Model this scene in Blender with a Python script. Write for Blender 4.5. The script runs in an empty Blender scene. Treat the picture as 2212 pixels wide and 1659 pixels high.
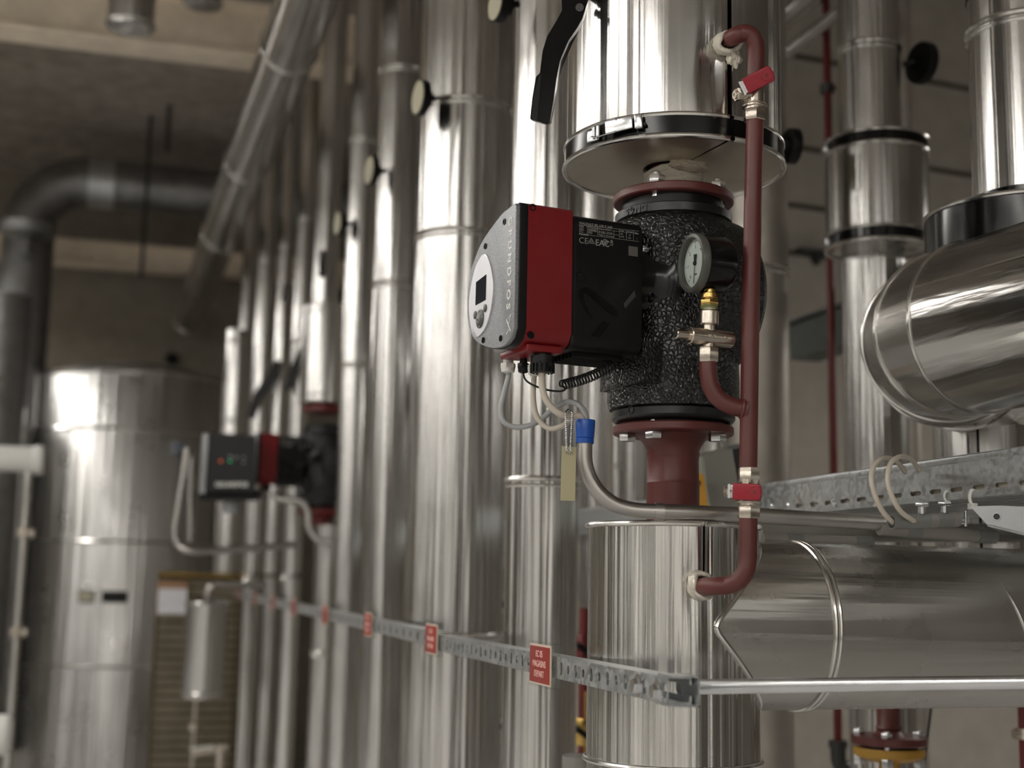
import bpy, bmesh, math, random
from mathutils import Vector, Matrix
random.seed(7)
R = math.radians
sc = bpy.context.scene
COL = sc.collection

# ------------------------------------------------------------------ camera
FPX, CX, CY = 2900.0, 1106.0, 829.5
CAM = Vector((0.0, 0.0, 1.40))
YAW, PITCH, ROLL = R(16.0), R(8.45), R(1.09)
FWD = Vector((math.sin(YAW)*math.cos(PITCH), math.cos(YAW)*math.cos(PITCH), math.sin(PITCH)))
RT0 = Vector((math.cos(YAW), -math.sin(YAW), 0))
UP0 = RT0.cross(FWD)
RT = RT0*math.cos(ROLL) + UP0*math.sin(ROLL)
UP = UP0*math.cos(ROLL) - RT0*math.sin(ROLL)
cd = bpy.data.cameras.new('camera')
cd.sensor_fit = 'HORIZONTAL'; cd.sensor_width = 36.0
cd.lens = FPX/2212.0*36.0
cd.clip_start = 0.02; cd.clip_end = 60
cd.dof.use_dof = True; cd.dof.focus_distance = 1.93; cd.dof.aperture_fstop = 2.9
cam = bpy.data.objects.new('camera', cd); COL.objects.link(cam)
cam.matrix_world = Matrix(((RT.x, UP.x, -FWD.x, CAM.x), (RT.y, UP.y, -FWD.y, CAM.y), (RT.z, UP.z, -FWD.z, CAM.z), (0, 0, 0, 1)))
sc.camera = cam

# ------------------------------------------------------------------ world, exposure
w = bpy.data.worlds.new('world'); sc.world = w; w.use_nodes = True
w.node_tree.nodes['Background'].inputs[0].default_value = (0.9, 0.95, 1.0, 1)
w.node_tree.nodes['Background'].inputs[1].default_value = 0.02
sc.view_settings.view_transform = 'Standard'
sc.view_settings.look = 'None'
sc.view_settings.gamma = 1.0
sc.view_settings.use_curve_mapping = False
sc.view_settings.exposure = 0.32
sc.cycles.max_bounces = 9
sc.cycles.glossy_bounces = 6
sc.cycles.diffuse_bounces = 4
sc.cycles.caustics_reflective = True
sc.cycles.caustics_refractive = False
sc.cycles.blur_glossy = 0.6
sc.cycles.sample_clamp_indirect = 4.0
LAMP_POWER = 17.0
# the fluorescent fittings of the plant room: centre x, y, z, length, width, direction (0 = along y, 90 = along x)
LAMPS = [(-1.7, -1.9, 3.25, 4.6, 0.24, 0), (-1.7, 3.4, 3.25, 4.6, 0.24, 0), (-4.3, -1.9, 3.25, 4.6, 0.24, 0), (-4.3, 3.4, 3.25, 4.6, 0.24, 0),
         (-7.2, 1.0, 3.25, 7.5, 0.24, 0), (-1.7, 8.2, 3.25, 3.0, 0.24, 0), (0.3, -3.0, 3.25, 3.0, 0.24, 90), (3.7, 2.9, 2.5, 1.8, 0.24, 90)]


# ------------------------------------------------------------------ pixel to place helpers
FH = Vector((math.sin(YAW), math.cos(YAW), 0))
def at(px, py, d):                       # the point seen at a pixel, on the upright plane about d metres in front of the camera
    r = FWD + RT*((px-CX)/FPX) - UP*((py-CY)/FPX); return CAM + r*(d*0.98/r.dot(FH))
def hd(px, d, py=1000):                  # ground position (x, y) of that point
    p = at(px, py, d); return p.x, p.y
def ray(px, py):
    return (FWD + RT*((px-CX)/FPX) - UP*((py-CY)/FPX))
def onx(px, py, X): r = ray(px, py); return CAM + r*((X-CAM.x)/r.x)
def ony(px, py, Y): r = ray(px, py); return CAM + r*((Y-CAM.y)/r.y)
def onz(px, py, Z): r = ray(px, py); return CAM + r*((Z-CAM.z)/r.z)
def onplane(px, py, P, N): r = ray(px, py); return CAM + r*((P-CAM).dot(N)/r.dot(N))
def zat(py, X, Y):                       # height at which the vertical through (X, Y) meets image row py
    b = Vector((X, Y, 0)) - CAM; t = (CY-py)/FPX
    return (t*b.dot(FWD) - b.dot(UP))/(UP.z - t*FWD.z)
def depth(p): return (Vector(p)-CAM).dot(FWD)

# ------------------------------------------------------------------ materials
MATS = {}
def newmat(name):
    m = bpy.data.materials.new(name); m.use_nodes = True; MATS[name] = m
    nt = m.node_tree; return m, nt, nt.nodes, nt.links, nt.nodes['Principled BSDF']
def rgb(c): return (c[0], c[1], c[2], 1)
def coords(nt, scale=(1, 1, 1), rnd=True):
    n, l = nt.nodes, nt.links
    tc = n.new('ShaderNodeTexCoord'); mp = n.new('ShaderNodeMapping'); mp.inputs['Scale'].default_value = scale
    l.new(tc.outputs['Object'], mp.inputs['Vector'])
    if rnd:
        oi = n.new('ShaderNodeObjectInfo'); mu = n.new('ShaderNodeMath'); mu.operation = 'MULTIPLY'; mu.inputs[1].default_value = 37.0
        l.new(oi.outputs['Random'], mu.inputs[0]); l.new(mu.outputs[0], mp.inputs['Location'])
    return mp.outputs['Vector']
def noise(nt, vec, scale, detail=3, rough=0.5):
    t = nt.nodes.new('ShaderNodeTexNoise'); t.inputs['Scale'].default_value = scale; t.inputs['Detail'].default_value = detail
    t.inputs['Roughness'].default_value = rough; nt.links.new(vec, t.inputs['Vector']); return t.outputs['Fac']
def ramp(nt, fac, a, b, p0=0.3, p1=0.7):
    r = nt.nodes.new('ShaderNodeValToRGB'); r.color_ramp.elements[0].position = p0; r.color_ramp.elements[1].position = p1
    r.color_ramp.elements[0].color = a if len(a) == 4 else rgb(a); r.color_ramp.elements[1].color = b if len(b) == 4 else rgb(b)
    nt.links.new(fac, r.inputs['Fac']); return r.outputs['Color']
def grey(v): return (v, v, v, 1)
def bump(nt, h, dist, strength=1.0, prev=None):
    b = nt.nodes.new('ShaderNodeBump'); b.inputs['Distance'].default_value = dist; b.inputs['Strength'].default_value = strength
    nt.links.new(h, b.inputs['Height'])
    if prev is not None: nt.links.new(prev, b.inputs['Normal'])
    return b.outputs['Normal']
def simple(name, col, rough=0.5, metal=0.0, var=0.0, bsc=0, bd=0.0005, spec=0.5):
    m, nt, n, l, p = newmat(name)
    p.inputs['Base Color'].default_value = rgb(col); p.inputs['Roughness'].default_value = rough; p.inputs['Metallic'].default_value = metal
    p.inputs['Specular IOR Level'].default_value = spec
    v = coords(nt)
    f = noise(nt, v, 9, 4)
    k = max(var, 0.06)
    l.new(ramp(nt, f, tuple(c*(1-k) for c in col), tuple(min(1, c*(1+k)) for c in col)), p.inputs['Base Color'])
    l.new(ramp(nt, noise(nt, v, 25, 3), grey(max(0.02, rough*0.85)), grey(min(1, rough*1.15))), p.inputs['Roughness'])
    if bsc: l.new(bump(nt, noise(nt, v, bsc, 3), bd), p.inputs['Normal'])
    return m
def cladding(name, axis, rough=0.2, col=(0.66, 0.64, 0.60), streak=0.0016, wave=0.004, fine=1.0, aniso=0.7):
    """thin rolled aluminium sheet: brushed along the axis, faint ripples, smudges and scratches"""
    m, nt, n, l, p = newmat(name)
    s = [1, 1, 1]; s[axis] = 0.012
    v = coords(nt, tuple(s))
    s2 = [1, 1, 1]; s2[axis] = 0.12
    v2 = coords(nt, tuple(s2)); v3 = coords(nt)
    p.inputs['Metallic'].default_value = 1.0
    l.new(ramp(nt, noise(nt, v2, 9, 4), tuple(c*0.80 for c in col), col), p.inputs['Base Color'])
    sm = noise(nt, v3, 5, 5, 0.6)
    l.new(ramp(nt, sm, grey(rough*0.8), grey(rough*1.3)), p.inputs['Roughness'])
    p.inputs['Anisotropic'].default_value = aniso
    tg = n.new('ShaderNodeTangent'); tg.direction_type = 'RADIAL'; tg.axis = 'XYZ'[axis]; l.new(tg.outputs[0], p.inputs['Tangent'])
    p.inputs['Anisotropic Rotation'].default_value = 0.25
    a = bump(nt, noise(nt, v2, 3.0, 1), wave, 1.0)
    b = bump(nt, noise(nt, v, 22, 2, 0.55), streak, 1.0, a)
    b = bump(nt, noise(nt, v, 75, 2, 0.5), streak*0.22, 1.0, b)
    c = bump(nt, noise(nt, v3, 900, 2), 0.00003*fine, 1.0, b)
    l.new(c, p.inputs['Normal'])
    return m
M_CLADZ = cladding('aluminium_cladding_upright', 2, 0.18, (0.68, 0.67, 0.65), streak=0.005, wave=0.002, aniso=0.5)
M_CLADZ_ROW = cladding('aluminium_cladding_rippled', 2, 0.19, (0.70, 0.69, 0.67), streak=0.018, wave=0.002, aniso=0.6)
M_CLADT = cladding('aluminium_cladding_streaked', 2, 0.18, (0.72, 0.71, 0.68), streak=0.018, wave=0.003, aniso=0.6)
M_CLADX = cladding('aluminium_cladding_level', 0, 0.26, (0.60, 0.58, 0.54), streak=0.004, wave=0.0015)
M_CLADY = cladding('aluminium_cladding_long', 1, 0.2, (0.62, 0.605, 0.58), streak=0.003, wave=0.0015)
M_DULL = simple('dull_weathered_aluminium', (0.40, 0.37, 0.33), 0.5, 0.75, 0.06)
M_TANK = cladding('tank_cladding', 2, 0.30, (0.70, 0.69, 0.67), streak=0.012, wave=0.01)
M_BEAD = simple('rolled_bead_aluminium', (0.74, 0.73, 0.70), 0.2, 1.0)
M_SPIRAL = simple('spiral_duct_steel', (0.30, 0.30, 0.30), 0.45, 1.0, 0.15)
M_REDPRIME = simple('red_oxide_primer', (0.11, 0.026, 0.022), 0.42, 0.0, 0.14, 140, 0.00015)
M_REDPIPE = simple('dark_red_paint', (0.13, 0.010, 0.009), 0.4, 0.0, 0.1)
M_PUMPRED = simple('glossy_red_paint', (0.19, 0.005, 0.008), 0.36, 0.0, 0.03)
M_BLACK = simple('black_plastic', (0.004, 0.004, 0.0045), 0.38, 0.0, 0.05, 900, 0.00003, 0.3)
M_BLACKG = simple('gloss_black_plastic', (0.003, 0.003, 0.0035), 0.16, spec=0.4)
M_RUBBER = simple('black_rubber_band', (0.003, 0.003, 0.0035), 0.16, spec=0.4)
M_CAST = simple('black_cast_iron', (0.009, 0.009, 0.01), 0.32, 0.0, 0.1, 150, 0.0003)
M_NICKEL = simple('nickel_plated_brass', (0.64, 0.58, 0.50), 0.24, 1.0, 0.1, 260, 0.00015)
M_BRASS = simple('brass', (0.62, 0.42, 0.14), 0.2, 1.0, 0.1)
M_BRASSP = simple('ochre_valve_paint', (0.42, 0.23, 0.03), 0.45, 0.0, 0.1)
M_ZINC = simple('zinc_plated_steel', (0.72, 0.73, 0.74), 0.2, 1.0, 0.08)
M_DARKSTEEL = simple('dark_steel', (0.10, 0.10, 0.10), 0.4, 1.0, 0.1)
M_PLREDTAG = simple('red_engraving_plastic', (0.30, 0.035, 0.027), 0.4, 0.0, 0.12)
M_PINK = simple('pale_engraving', (0.80, 0.52, 0.46), 0.5)
M_HANDLE = simple('red_vinyl_grip', (0.30, 0.007, 0.020), 0.33, 0.0, 0.04)
M_WHITEPRINT = simple('grey_printing', (0.30, 0.29, 0.28), 0.6)
M_WHITE = simple('white_plastic', (0.72, 0.72, 0.68), 0.45)
M_CABLE = simple('cream_cable_sheath', (0.54, 0.49, 0.41), 0.45, 0.0, 0.08)
M_CABLEG = simple('grey_cable_sheath', (0.36, 0.37, 0.37), 0.45, 0.0, 0.08)
M_BLUE = simple('blue_vinyl_sleeve', (0.006, 0.075, 0.38), 0.32)
M_TAG = simple('beige_plastic_tag', (0.46, 0.42, 0.26), 0.45, 0.0, 0.04)
M_ROPE = simple('glass_fibre_tape', (0.52, 0.46, 0.36), 0.75, 0.0, 0.25, 130, 0.003)
M_WOOL = simple('yellow_mineral_wool', (0.42, 0.20, 0.035), 0.9, 0.0, 0.3, 150, 0.002)
M_CONDUIT = simple('dull_aluminium_tube', (0.42, 0.405, 0.38), 0.36, 1.0, 0.12, 60, 0.0003)
M_GREYPLASTIC = simple('dark_grey_conduit_plastic', (0.17, 0.17, 0.16), 0.42)
M_GREYPALE = simple('pale_grey_conduit_plastic', (0.22, 0.21, 0.19), 0.45)
M_ENCL = simple('grey_enclosure_plastic', (0.20, 0.20, 0.17), 0.5)
M_ENCLP = simple('pale_enclosure_plastic', (0.42, 0.43, 0.38), 0.5)
M_YELLOW = simple('yellow_plastic', (0.60, 0.30, 0.01), 0.4)
M_DIAL = simple('white_dial', (0.74, 0.77, 0.78), 0.5)
M_DIALCREAM = simple('cream_dial', (0.50, 0.47, 0.34), 0.5)
M_BEZEL = simple('grey_bezel_ring', (0.08, 0.08, 0.07), 0.3)
M_INK = simple('black_ink', (0.02, 0.02, 0.02), 0.6)
M_CREAMBEAM = simple('cream_painted_steel', (0.88, 0.77, 0.62), 0.6, 0.0, 0.1)
M_WALL = simple('painted_plaster', (0.37, 0.34, 0.295), 0.85, 0.0, 0.08, 20, 0.002)
M_WALLFAR = simple('painted_far_plaster', (0.30, 0.265, 0.215), 0.85, 0.0, 0.10, 20, 0.002)
M_CEIL = simple('cast_concrete', (0.36, 0.32, 0.28), 0.9, 0.0, 0.22, 30, 0.003)
M_FLOOR = simple('painted_concrete_floor', (0.52, 0.51, 0.50), 0.4, 0.0, 0.1, 20, 0.001)
M_JOINT = simple('dark_joint_filler', (0.05, 0.045, 0.03), 0.8)
M_LOUVRE = simple('grey_green_louvre_steel', (0.07, 0.08, 0.07), 0.6)
M_WIRE = simple('brass_coloured_wire', (0.10, 0.08, 0.045), 0.5, 0.4)
M_PAPER = simple('white_paper', (0.75, 0.76, 0.80), 0.7)
M_CORK = simple('brown_clipboard', (0.35, 0.20, 0.11), 0.7)
M_GRID = simple('rack_backing', (0.36, 0.31, 0.23), 0.8, 0.0, 0.2)
def fn_galv():
    m, nt, n, l, p = newmat('galvanised_steel')
    v = coords(nt); vo = n.new('ShaderNodeTexVoronoi'); vo.inputs['Scale'].default_value = 150; l.new(v, vo.inputs['Vector'])
    p.inputs['Metallic'].default_value = 0.92
    l.new(ramp(nt, vo.outputs['Color'], (0.50, 0.52, 0.53), (0.64, 0.66, 0.67), 0.1, 0.9), p.inputs['Base Color'])
    l.new(ramp(nt, vo.outputs['Color'], grey(0.3), grey(0.5), 0.1, 0.9), p.inputs['Roughness'])
    l.new(bump(nt, noise(nt, v, 60, 3), 0.0004), p.inputs['Normal'])
    return m
M_GALV = fn_galv()
M_GALVD = simple('aged_galvanised_steel', (0.40, 0.41, 0.41), 0.5, 0.9, 0.1, 60, 0.0004)
def fn_epp():
    m, nt, n, l, p = newmat('black_foam_shell')
    v = coords(nt, rnd=False); vo = n.new('ShaderNodeTexVoronoi'); vo.feature = 'DISTANCE_TO_EDGE'; vo.inputs['Scale'].default_value = 150; l.new(v, vo.inputs['Vector'])
    mr = n.new('ShaderNodeMapRange'); mr.inputs['From Max'].default_value = 0.25; l.new(vo.outputs['Distance'], mr.inputs['Value'])
    l.new(ramp(nt, mr.outputs['Result'], (0.002, 0.002, 0.002), (0.009, 0.009, 0.009), 0.0, 0.6), p.inputs['Base Color'])
    p.inputs['Roughness'].default_value = 0.27; p.inputs['Specular IOR Level'].default_value = 0.55
    a = bump(nt, mr.outputs['Result'], 0.0009, 1.0)
    l.new(bump(nt, noise(nt, v, 300, 2), 0.0003, 0.5, a), p.inputs['Normal'])
    return m
M_EPP = fn_epp()
def fn_panel():
    m, nt, n, l, p = newmat('silver_speckled_cover')
    v = coords(nt, rnd=False); f = noise(nt, v, 900, 2, 0.8)
    l.new(ramp(nt, f, (0.16, 0.165, 0.17), (0.42, 0.43, 0.45), 0.35, 0.65), p.inputs['Base Color'])
    p.inputs['Metallic'].default_value = 0.6; p.inputs['Roughness'].default_value = 0.42
    l.new(bump(nt, f, 0.0003, 0.6), p.inputs['Normal'])
    return m
M_PANEL = fn_panel()
def fn_emit(name, col, s):
    m, nt, n, l, p = newmat(name)
    p.inputs['Base Color'].default_value = rgb(col); p.inputs['Emission Color'].default_value = rgb(col); p.inputs['Emission Strength'].default_value = s
    p.inputs['Roughness'].default_value = 0.4
    return m
M_LAMP = fn_emit('fluorescent_diffuser', (1.0, 0.965, 0.91), LAMP_POWER)
M_LCD = simple('dark_display_glass', (0.02, 0.022, 0.03), 0.08)
M_LEDG = fn_emit('green_indicator_light', (0.02, 0.4, 0.16), 0.25)
M_LEDR = fn_emit('orange_indicator_light', (0.6, 0.12, 0.03), 0.3)
def fn_glass():
    m = bpy.data.materials.new('clear_plastic'); m.use_nodes = True; nt = m.node_tree; n, l = nt.nodes, nt.links; n.remove(n['Principled BSDF'])
    tr = n.new('ShaderNodeBsdfTransparent'); gl = n.new('ShaderNodeBsdfGlossy'); mx = n.new('ShaderNodeMixShader'); 
    tr.inputs[0].default_value = (0.93, 0.95, 0.93, 1); gl.inputs['Roughness'].default_value = 0.05; mx.inputs[0].default_value = 0.06
    l.new(tr.outputs[0], mx.inputs[1]); l.new(gl.outputs[0], mx.inputs[2]); l.new(mx.outputs[0], n['Material Output'].inputs['Surface'])
    return m
M_CLEAR = fn_glass()

# ------------------------------------------------------------------ mesh builder
def frame(axis, hint=None):
    z = Vector(axis).normalized()
    h = Vector(hint) if hint is not None else (Vector((0, 0, 1)) if abs(z.z) < 0.9 else Vector((0, 1, 0)))
    x = h.cross(z).normalized(); y = z.cross(x)
    return x, y, z
class MB:
    def __init__(s): s.bm = bmesh.new()
    def ring(s, c, x, y, r, n, a0=0.0): return [s.bm.verts.new(c + x*(r*math.cos(a0+2*math.pi*i/n)) + y*(r*math.sin(a0+2*math.pi*i/n))) for i in range(n)]
    def bridge(s, A, B, closed=True):
        n = len(A)
        for i in range(n if closed else n-1):
            j = (i+1) % n
            s.bm.faces.new((A[i], A[j], B[j], B[i]))
    def lathe(s, base, axis, prof, n=48, cap0=True, cap1=True, a0=0.0):
        """prof: list of (radius, height along axis)"""
        x, y, z = frame(axis); base = Vector(base); rings = []
        for r, h in prof: rings.append(s.ring(base+z*h, x, y, max(r, 1e-5), n, a0))
        for a, b in zip(rings, rings[1:]): s.bridge(a, b)
        if cap0: s.bm.faces.new(list(reversed(rings[0])))
        if cap1: s.bm.faces.new(rings[-1])
        return s
    def cyl(s, a, b, r, n=32, r2=None, bev=0.0, a0=0.0):
        a = Vector(a); b = Vector(b); L = (b-a).length; r2 = r if r2 is None else r2
        pr = [(r, 0), (r2, L)] if not bev else [(r-bev, 0), (r, bev), (r2, L-bev), (r2-bev, L)]
        return s.lathe(a, b-a, pr, n, a0=a0)
    def tube(s, pts, r, n=16, cap=True, rs=None, closed=False):
        pts = [Vector(p) for p in pts]; rings = []; N = len(pts)
        t0 = (pts[1]-pts[0]).normalized(); x, y, _ = frame(t0)
        for i, p in enumerate(pts):
            t = ((pts[min(i+1, N-1)]-pts[i]).normalized() + (pts[i]-pts[max(i-1, 0)]).normalized())
            if t.length < 1e-6: t = t0
            t.normalize()
            x = (x - t*x.dot(t)).normalized(); y = t.cross(x)
            rings.append(s.ring(p, x, y, rs[i] if rs else r, n))
        for a, b in zip(rings, rings[1:]): s.bridge(a, b)
        if closed: s.bridge(rings[-1], rings[0])
        elif cap:
            s.bm.faces.new(list(reversed(rings[0]))); s.bm.faces.new(rings[-1])
        return s
    def torus(s, c, axis, R_, r, n=64, k=8):
        x, y, z = frame(axis); c = Vector(c)
        rings = []
        for i in range(n):
            a = 2*math.pi*i/n; d = x*math.cos(a)+y*math.sin(a)
            rings.append([s.bm.verts.new(c + d*(R_+r*math.cos(2*math.pi*j/k)) + z*(r*math.sin(2*math.pi*j/k))) for j in range(k)])
        for i in range(n): s.bridge(rings[i], rings[(i+1) % n])
        return s
    def box(s, c, size, M=None, bev=0.0):
        c = Vector(c); hx, hy, hz = size[0]/2, size[1]/2, size[2]/2
        X, Y, Z = (M.col[0].to_3d(), M.col[1].to_3d(), M.col[2].to_3d()) if M is not None else (Vector((1, 0, 0)), Vector((0, 1, 0)), Vector((0, 0, 1)))
        v = [s.bm.verts.new(c + X*(hx*i)+Y*(hy*j)+Z*(hz*k)) for i in (-1, 1) for j in (-1, 1) for k in (-1, 1)]
        fs = [s.bm.faces.new([v[i] for i in q]) for q in ((0, 1, 3, 2), (4, 6, 7, 5), (0, 4, 5, 1), (2, 3, 7, 6), (0, 2, 6, 4), (1, 5, 7, 3))]
        if bev > 0:
            es = list({e for f in fs for e in f.edges})
            bmesh.ops.bevel(s.bm, geom=es, offset=bev, segments=3, profile=0.5, affect='EDGES')
        return s
    def bar(s, a, b, wid, thk, up=(0, 0, 1), bev=0.0):
        a = Vector(a); b = Vector(b); z = (b-a).normalized(); y = Vector(up); y = (y - z*y.dot(z)).normalized(); x = y.cross(z)
        M = Matrix((x, z, y)).transposed()
        return s.box((a+b)/2, (wid, (b-a).length, thk), M, bev)
    def prism(s, pts, off, bev=0.0, seg=3, holes=None):
        """pts: closed outline in space, off: extrusion vector"""
        off = Vector(off)
        lo = [s.bm.verts.new(Vector(p)) for p in pts]; hi = [s.bm.verts.new(Vector(p)+off) for p in pts]
        f0 = s.bm.faces.new(lo); f1 = s.bm.faces.new(list(reversed(hi)))
        s.bridge(hi, lo)
        if bev > 0:
            bmesh.ops.bevel(s.bm, geom=list(f1.edges), offset=bev, segments=seg, profile=0.5, affect='EDGES')
        return s
    def hexa(s, a, b, r, rot=0.0, bev=0.12):
        a = Vector(a); b = Vector(b); L = (b-a).length; e = min(L*0.2, r*bev)
        s.lathe(a, b-a, [(r*0.93, 0), (r, e), (r, L-e), (r*0.93, L)], 6, a0=rot); return s
    def build(s, name, mat, parent=None, smooth=0.6, world=True):
        bmesh.ops.recalc_face_normals(s.bm, faces=s.bm.faces)
        me = bpy.data.meshes.new(name); s.bm.to_mesh(me); s.bm.free()
        me.materials.append(mat)
        return link(name, me, parent, smooth, world)
WM = {}
def link(name, me, parent=None, smooth=0.6, world=True):
    o = bpy.data.objects.new(name, me); COL.objects.link(o)
    if smooth and len(me.polygons):
        me.shade_smooth(); me.set_sharp_from_angle(angle=smooth)
    if parent is not None:
        if world: me.transform(WM[parent.name].inverted())
        o.parent = parent; WM[o.name] = WM[parent.name].copy()
    else:
        xs = [v.co for v in me.vertices]
        mn = Vector((min(v.x for v in xs), min(v.y for v in xs), min(v.z for v in xs))); mx = Vector((max(v.x for v in xs), max(v.y for v in xs), max(v.z for v in xs)))
        c = Vector(((mn.x+mx.x)/2, (mn.y+mx.y)/2, mn.z))
        me.transform(Matrix.Translation(-c)); o.location = c
        WM[o.name] = Matrix.Translation(c)
    return o
def empty(name, loc, M=None):
    o = bpy.data.objects.new(name, None); COL.objects.link(o); o.empty_display_size = 0.05
    m = Matrix.Translation(Vector(loc))
    if M is not None: m = m @ M.to_4x4()
    o.matrix_world = m; WM[o.name] = m.copy(); return o
def tag(o, label, cat, group=None, kind=None):
    o['label'] = label
    if cat: o['category'] = cat
    if group: o['group'] = group
    if kind: o['kind'] = kind
    return o
def struct(o, label=None):
    o['kind'] = 'structure'
    if label: o['label'] = label
    return o
def text(name, body, pos, X, Y, size, mat, parent, align='CENTER', ext=0.0004, bold=0.0, width=None):
    cu = bpy.data.curves.new(name, 'FONT'); cu.body = body; cu.size = size; cu.align_x = align; cu.align_y = 'CENTER'; cu.extrude = ext; cu.offset = bold
    t = bpy.data.objects.new(name+'_curve', cu); me = bpy.data.meshes.new_from_object(t)
    bpy.data.objects.remove(t); me.name = name; me.materials.clear(); me.materials.append(mat)
    if width:
        xs = [v.co.x for v in me.vertices]; me.transform(Matrix.Diagonal((width/(max(xs)-min(xs)), 1, 1, 1)))
    X = Vector(X).normalized(); Y = Vector(Y); Y = (Y-X*Y.dot(X)).normalized(); Z = X.cross(Y)
    me.transform(Matrix(((X.x, Y.x, Z.x, pos[0]), (X.y, Y.y, Z.y, pos[1]), (X.z, Y.z, Z.z, pos[2]), (0, 0, 0, 1))))
    return link(name, me, parent, None)
def smoothpts(pts, k=8, closed=False):
    """Catmull-Rom through the points"""
    P = [Vector(p) for p in pts]; out = []
    n = len(P)
    for i in range(n if closed else n-1):
        p0 = P[(i-1) % n] if (closed or i > 0) else P[0]*2-P[1]
        p1 = P[i]; p2 = P[(i+1) % n]
        p3 = P[(i+2) % n] if (closed or i < n-2) else P[-1]*2-P[-2]
        for j in range(k):
            t = j/k
            out.append(0.5*((2*p1)+(p2-p0)*t+(2*p0-5*p1+4*p2-p3)*t*t+(3*p1-p0-3*p2+p3)*t*t*t))
    if not closed: out.append(P[-1])
    return out
def fillet(pts, rad, k=8):
    """polyline with rounded corners"""
    P = [Vector(p) for p in pts]; out = [P[0]]
    for i in range(1, len(P)-1):
        a = (P[i-1]-P[i]); b = (P[i+1]-P[i]); r = min(rad[i-1] if isinstance(rad, (list, tuple)) else rad, a.length*0.49, b.length*0.49) if not isinstance(rad, (list, tuple)) else rad[i-1]
        a = a.normalized(); b = b.normalized(); half = a.angle(b)/2
        t = min(r/math.tan(half), (P[i-1]-P[i]).length*0.98, (P[i+1]-P[i]).length*0.98)
        r = t*math.tan(half)
        c = P[i] + (a+b).normalized()*(r/math.sin(half))
        s = P[i]+a*t - c; e = P[i]+b*t - c; ang = s.angle(e)
        ax = s.cross(e).normalized()
        for j in range(k+1): out.append(c + Matrix.Rotation(ang*j/k, 3, ax) @ s)
    out.append(P[-1]); return out
Z = Vector((0, 0, 1))

# ================================================================== THE ROOM
ZC = 4.45
def plane_wall(name, a, b, z0, z1, thick, mat, label):
    """upright slab from a to b (x, y), thickness to the right of a->b"""
    a = Vector((a[0], a[1], 0)); b = Vector((b[0], b[1], 0)); n = (b-a).normalized().cross(Z)*thick
    mb = MB(); mb.prism([a+Z*z0, b+Z*z0, b+Z*z1, a+Z*z1], n)
    return struct(mb.build(name, mat), label)
B0 = Vector((1.75, 4.75, 0)); BD = Vector((math.sin(R(84)), math.cos(R(84)), 0))
B1 = B0 + BD*6.5
YF = 10.6
plane_wall('wall_right_back', (B0.x, B0.y), (B1.x, B1.y), 0, ZC, -0.2, M_WALL, 'painted wall of large blocks behind the pipes on the right')
plane_wall('wall_right_return', (B0.x, B0.y+0.05), (B0.x, YF), 0, ZC, 0.2, M_WALL, 'side wall behind the long row of upright pipes')
plane_wall('wall_far', (-10.0, YF), (B0.x+0.2, YF), 0, ZC, -0.2, M_WALLFAR, 'brownish far wall behind the big round tank')
M_WALLW = simple('white_wall_paint', (0.72, 0.71, 0.69), 0.7)
plane_wall('wall_left', (-10.0, -4.5), (-10.0, YF), 0, ZC, -0.2, M_WALLW, 'left wall of the plant room')
plane_wall('wall_behind', (-10.0, -4.5), (B1.x, -4.5), 0, ZC, 0.2, M_WALLW, 'wall behind the viewer')
plane_wall('wall_right', (B1.x, -4.5), (B1.x, B1.y), 0, ZC, 0.2, M_WALL, 'right wall of the plant room')
mb = MB(); mb.box((-1.0, 3.0, -0.05), (19, 16, 0.1)); struct(mb.build('floor', M_FLOOR), 'painted concrete floor')
mb = MB(); mb.box((-1.0, 3.0, ZC+0.05), (19, 16, 0.1)); struct(mb.build('ceiling', M_CEIL), 'stained cast concrete ceiling')
# sunk joints of the back wall
BN = BD.cross(Z)                          # points toward the viewer side
if BN.dot(CAM-B0) < 0: BN = -BN
k = 0
for py in (118, 315, 442, 545):
    P = onplane(1700, py, B0, BN)
    mb = MB(); a = P - BD*0.7; b = P + BD*4.6; a.z = b.z = P.z
    mb.bar(a+BN*0.002, b+BN*0.002, 0.012, 0.018); k += 1
    struct(mb.build('trim_%d' % k, M_JOINT), 'dark horizontal wall joint')

# unseen dark columns and wall panels, added to streak the cladding's reflections
k = 0
for y in (-3.2, -1.4, 0.4, 2.2, 4.0, 5.8, 7.6):
    mb = MB(); mb.box((-3.0, y, ZC/2), (0.16, 0.16, ZC)); k += 1; struct(mb.build('trim_%d' % (k+10), M_JOINT), 'unseen dark column added to put streaks in the pipe reflections')
for i, y in enumerate((-2.4, 1.2, 4.8, 8.0)):
    mb = MB(); mb.box((-9.96, y, 1.1), (0.06, 1.1, 2.2), None, 0.004); struct(mb.build('contrast_panel_%d' % (i+1), M_LOUVRE), 'unseen dark panel added to the left wall for reflection contrast')
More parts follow.
